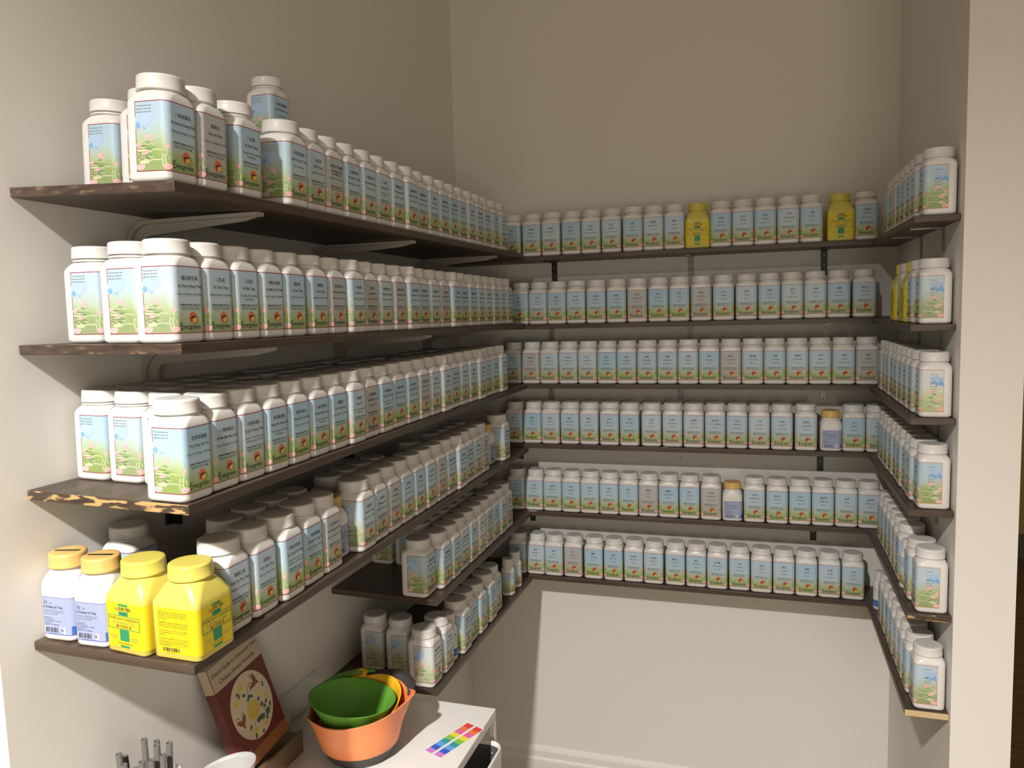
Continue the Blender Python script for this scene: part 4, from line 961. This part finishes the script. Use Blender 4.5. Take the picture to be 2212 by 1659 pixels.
# ------------------------------------------------------------------ colour tab sheet
P = [Vector((.0568, -1.0321)), Vector((.1116, -.899)), Vector((.1584, -.9166)), Vector((.1069, -1.0537))]
c0 = (P[0] + P[1] + P[2] + P[3]) / 4; ax = ((P[1] - P[0]) + (P[2] - P[3])).normalized(); ay = Vector((ax.y, -ax.x)); LEN, WID = .142, .050
t = thing('sticky_tab_sheet', 'sheet of rainbow coloured sticky tabs on white cart beside the bowls', 'sticky tabs', (c0.x, c0.y, TZ + .0003))
def quad(u0, v0, u1, v1, z, h=.0003):
    pts = [ax * u + ay * v for u, v in ((u0, v0), (u0, v1), (u1, v1), (u1, v0))]
    return [(p.x, p.y, z) for p in pts] + [(p.x, p.y, z + h) for p in pts]
BF = [(3, 2, 1, 0), (4, 5, 6, 7), (0, 1, 5, 4), (1, 2, 6, 5), (2, 3, 7, 6), (3, 0, 4, 7)]
m = MB(); m.add(quad(-LEN / 2, -WID / 2, LEN / 2, WID / 2, 0), BF); obj('backing_card', m.mesh('backing_card', [M_PAPER], False), t)
TC = [('lilac', (.62, .22, .68)), ('blue', (.03, .12, .62)), ('light_blue', (.13, .38, .82)), ('teal', (.03, .36, .40)), ('green', (.26, .58, .08)), ('yellow', (.85, .75, .05)), ('pink', (.85, .14, .42)), ('orange', (.88, .20, .07)), ('red', (.80, .06, .06))]
st_ = (LEN - .008) / 9
for k, (nm, col) in enumerate(TC):
    mt = plain(nm + '_tab_film', col, .35)
    for sd in (-1, 1):
        m = MB(); u = -LEN / 2 + .004 + st_ * k
        v = (-WID / 2 + .002, -.0035) if sd < 0 else (.0035, WID / 2 - .002)
        m.add(quad(u, v[0], u + st_ * 1.02, v[1], .0004 + .00004 * k, .00015), BF); o = obj('tab', m.mesh('tab', [mt], False), t); o['label'] = nm.replace('_', ' ') + ' tab'

# ------------------------------------------------------------------ book on its wooden stand
BL = Vector((-.205, -1.272, .466)); upv = (Vector((-.262, -1.296, .6835)) - BL); bh = upv.length; upv.normalize()
rt = Vector((0, 1, 0)); rt = (rt - upv * rt.dot(upv)).normalized(); nrm = rt.cross(upv).normalized()
if nrm.x < 0: nrm = -nrm
bw, bt = .151, .024
t = thing('guide_book', 'thick maroon paperback guide with floral oval, leaning on the wall behind the cup', 'book', BL)
t.matrix_world = Matrix.Translation(BL) @ Matrix((rt, upv, nrm)).transposed().to_4x4()
# local axes: x across cover, y up, z out of the cover
m = MB(); m.box((.003, .003, -bt + .001), (bw - .002, bh - .002, -.001)); obj('pages', m.mesh('pages', [M_PAGES], False), t)
m = MB(); m.box((0, 0, -.001), (bw, bh, 0), 0); m.box((0, 0, -bt), (bw, bh, -bt + .001), 0); m.box((0, 0, -bt + .001), (.0012, bh, -.001), 0)
o = obj('cover', m.mesh('cover', [M_BRED], False), t); cov = o
class Flat:
    flat = 0; arc = 0
    def __call__(s, u, z, off=0.0): return (u, z, .0002 + off)
BM = [M_CREAM2, M_CREAM, M_PEON, M_PEON2, M_DLEAF, M_BAT, M_INK, M_TBAND, M_PAPER]
L = Label(Flat()); bd = .050
L.poly([(.0005, bh - bd), (bw - .0005, bh - bd), (bw - .0005, bh - .0005), (.0005, bh - .0005)], 0, .0)
L.text('Clinical Guide to Commonly Used', bw / 2, bh - .018, .0120, 6, maxw=.142, shear=.25, res=3, off=.0003); L.text('Chinese Herbal Formulas', bw / 2, bh - .0365, .0120, 6, maxw=.112, shear=.25, res=3, off=.0003)
L.poly([(.0005, .0005), (bw - .0005, .0005), (bw - .0005, .026), (.0005, .026)], 7, .0)
L.text('DOM', .030, .0315, .0050, 8, off=.0003)
ux, uz, ru, rz_ = bw * .52, .104, .0615, .0675
L.oval(ux, uz, ru, rz_, 1, .0001, 48)
rg = random.Random(5)
def peony(u, z, r, mi):
    for k in range(9): a = 2 * pi * k / 9; L.oval(u + r * .55 * cos(a), z + r * .55 * sin(a), r * .48, r * .40, mi, .00022 + .00001 * k, 9, a)
    L.oval(u, z, r * .5, r * .5, 2, .00034, 12)
peony(ux - .002, uz - .010, .0195, 2); peony(ux - .014, uz + .045, .0105, 3); peony(ux - .037, uz + .024, .0085, 3); peony(ux + .028, uz + .010, .0085, 3); peony(ux + .043, uz - .006, .0070, 3); peony(ux - .014, uz - .049, .0100, 3); peony(ux + .018, uz - .052, .0090, 3)
for pts in ([(ux - .002, uz + .013), (ux - .001, uz + .030), (ux + .003, uz + .040)], [(ux - .022, uz + .040), (ux - .030, uz + .031)], [(ux + .024, uz + .004), (ux + .022, uz - .018), (ux + .030, uz - .032)], [(ux + .030, uz - .030), (ux + .014, uz - .044)], [(ux + .022, uz - .016), (ux + .036, uz - .018)], [(ux - .012, uz - .040), (ux - .010, uz - .030)]):
    L.line(pts, .0009, 4, .0002)
for (du, dz, a, b, rt_) in ((-.001, .018, .0050, .0040, 0), (-.007, .014, .0040, .0032, .6), (.006, .015, .0040, .003, -.6), (.012, .030, .0050, .0028, .5), (-.013, .028, .0050, .0032, -.5), (-.026, .034, .0050, .0026, 1.2), (-.030, .040, .0044, .0022, .4), (.020, .000, .0042, .003, .9), (.024, -.014, .0048, .0036, .2), (.030, -.022, .0048, .003, -.7), (.038, -.016, .0044, .003, .8), (.034, -.036, .0080, .0060, .5), (.014, -.036, .0085, .0060, -.3), (.003, -.035, .0070, .0050, .3), (-.024, -.036, .0052, .0030, .9), (-.018, -.058, .0060, .0032, 1.3), (.004, -.062, .0042, .0032, .2), (.045, .018, .0062, .0026, 1.4), (.046, -.028, .0062, .003, 1.2), (.026, -.045, .0046, .0032, .9)):
    L.oval(ux + du, uz + dz, a, b, 4, .00042, 9, rt_)
def moth(u, z, k, rot):
    c_, s_ = cos(rot), sin(rot)
    def T(p): return [(u + (x * c_ - y * s_) * k, z + (x * s_ + y * c_) * k) for x, y in p]
    L.poly(T([(-.2, .1), (-1.5, 1.2), (-1.7, .5), (-1.2, -.5), (-.5, -.9), (0, -2.2), (.5, -.9), (1.2, -.4), (1.8, .6), (1.4, 1.3), (.2, .1)]), 5, .0005)
    L.line(T([(-.2, .1), (-.7, 1.6), (-1.2, 1.9), (-1.6, 1.7)]), .0010, 5, .0005); L.line(T([(.2, .1), (.8, 1.6), (1.3, 1.9), (1.6, 1.6)]), .0010, 5, .0005)
moth(ux - .040, uz - .012, .0078, .12); moth(ux + .024, uz + .037, .0080, .95)
obj('printed_design', L.b.mesh('printed_design', BM, False), cov)
m = MB(); m.add([(-.0002, bh - bd, -.001), (-.0002, bh - .0005, -.001), (-.0002, bh - .0005, -bt + .001), (-.0002, bh - bd, -bt + .001)], [(0, 1, 2, 3)]); obj('spine_band', m.mesh('spine_band', [M_CREAM2], False), cov)
t = thing('book_stand', 'low brown wooden stand on the white cart, holding the maroon book', 'book stand', (-.205, -1.185, TZ))
m = MB(); m.box((-.066, -.105, .0003), (.006, .084, .040)); o = part('ledge', m, [M_STAND], t, bev=.002)
m = MB(); m.box((.0065, -.105, .0003), (.015, .084, .047)); o = part('lip', m, [M_STAND], t, bev=.002)

# ------------------------------------------------------------------ cup, straws and clear holders
t = thing('white_cup', 'white plastic cup with slanted rim, in front of the maroon book', 'cup', (-.163, -1.385, TZ))
prof = [(.030, .0005, 0), (.038, .0015, 0), (.041, .006, 0), (.0535, .127, .9), (.0565, .1315, 1), (.0570, .1340, 1), (.0555, .1350, 1), (.0525, .1270, .9), (.039, .008, 0), (.02, .006, 0)]
bowl_part('body', prof, None, Vector((.24, .04)), M_CUP, t, 56)
t = thing('clear_tumbler', 'clear plastic tumbler of grey straws, against wall under deep shelf', 'tumbler', (-.2205, -1.505, TZ))
m = MB(); m.lathe([(.030, .0005), (.050, .001), (.0535, .006), (.0625, .172), (.0625, .175), (.0605, .175), (.0515, .008), (.02, .006)], 48); obj('body', m.mesh('body', [M_BAG]), t)
for k, (x, z, dy) in enumerate(((-.2655, .6305, .012), (-.2580, .6464, -.012), (-.2290, .6618, .020), (-.2110, .6571, .030), (-.1960, .6609, .010), (-.1790, .6625, .022), (-.1735, .6550, -.004), (-.2065, .6440, -.018), (-.1900, .6480, -.014), (-.2400, .6360, -.022))):
    h = z - TZ - .008; m = MB(); r = .0049; lean = (x + .2205) * .25
    m.lathe([(r, 0), (r, h), (r - .0009, h), (r - .0009, .002)], 18, 0, True, True)
    o = obj('straw', m.mesh('straw', [M_STRAW]), None, (x - lean, -1.505 + dy * .8, TZ + .0085)); o.rotation_euler = (0, math.atan2(lean, h), 0)
    tag(o, 'smoky grey drinking straw standing in the clear tumbler', 'straw', 'grey straws in the clear tumbler')
t = thing('acrylic_holder', 'clear acrylic holder against the wall, behind the mixing bowls', 'holder', (-.262, -.985, TZ))
def pane(name, a, b, mt=None):
    m = MB(); m.box(a, b); obj(name, m.mesh(name, [mt or M_ACRYL], False), t)
pane('bottom_pane', (-.024, -.090, .0004), (.024, .090, .0024)); pane('back_pane', (-.024, -.090, .0025), (-.022, .090, .074)); pane('front_pane', (.022, -.090, .0025), (.024, .090, .030))
pane('end_pane', (-.0218, -.090, .0025), (.0218, -.088, .062)); pane('rim', (-.0242, -.090, .0741), (-.0218, .090, .0756), M_ACRYE)
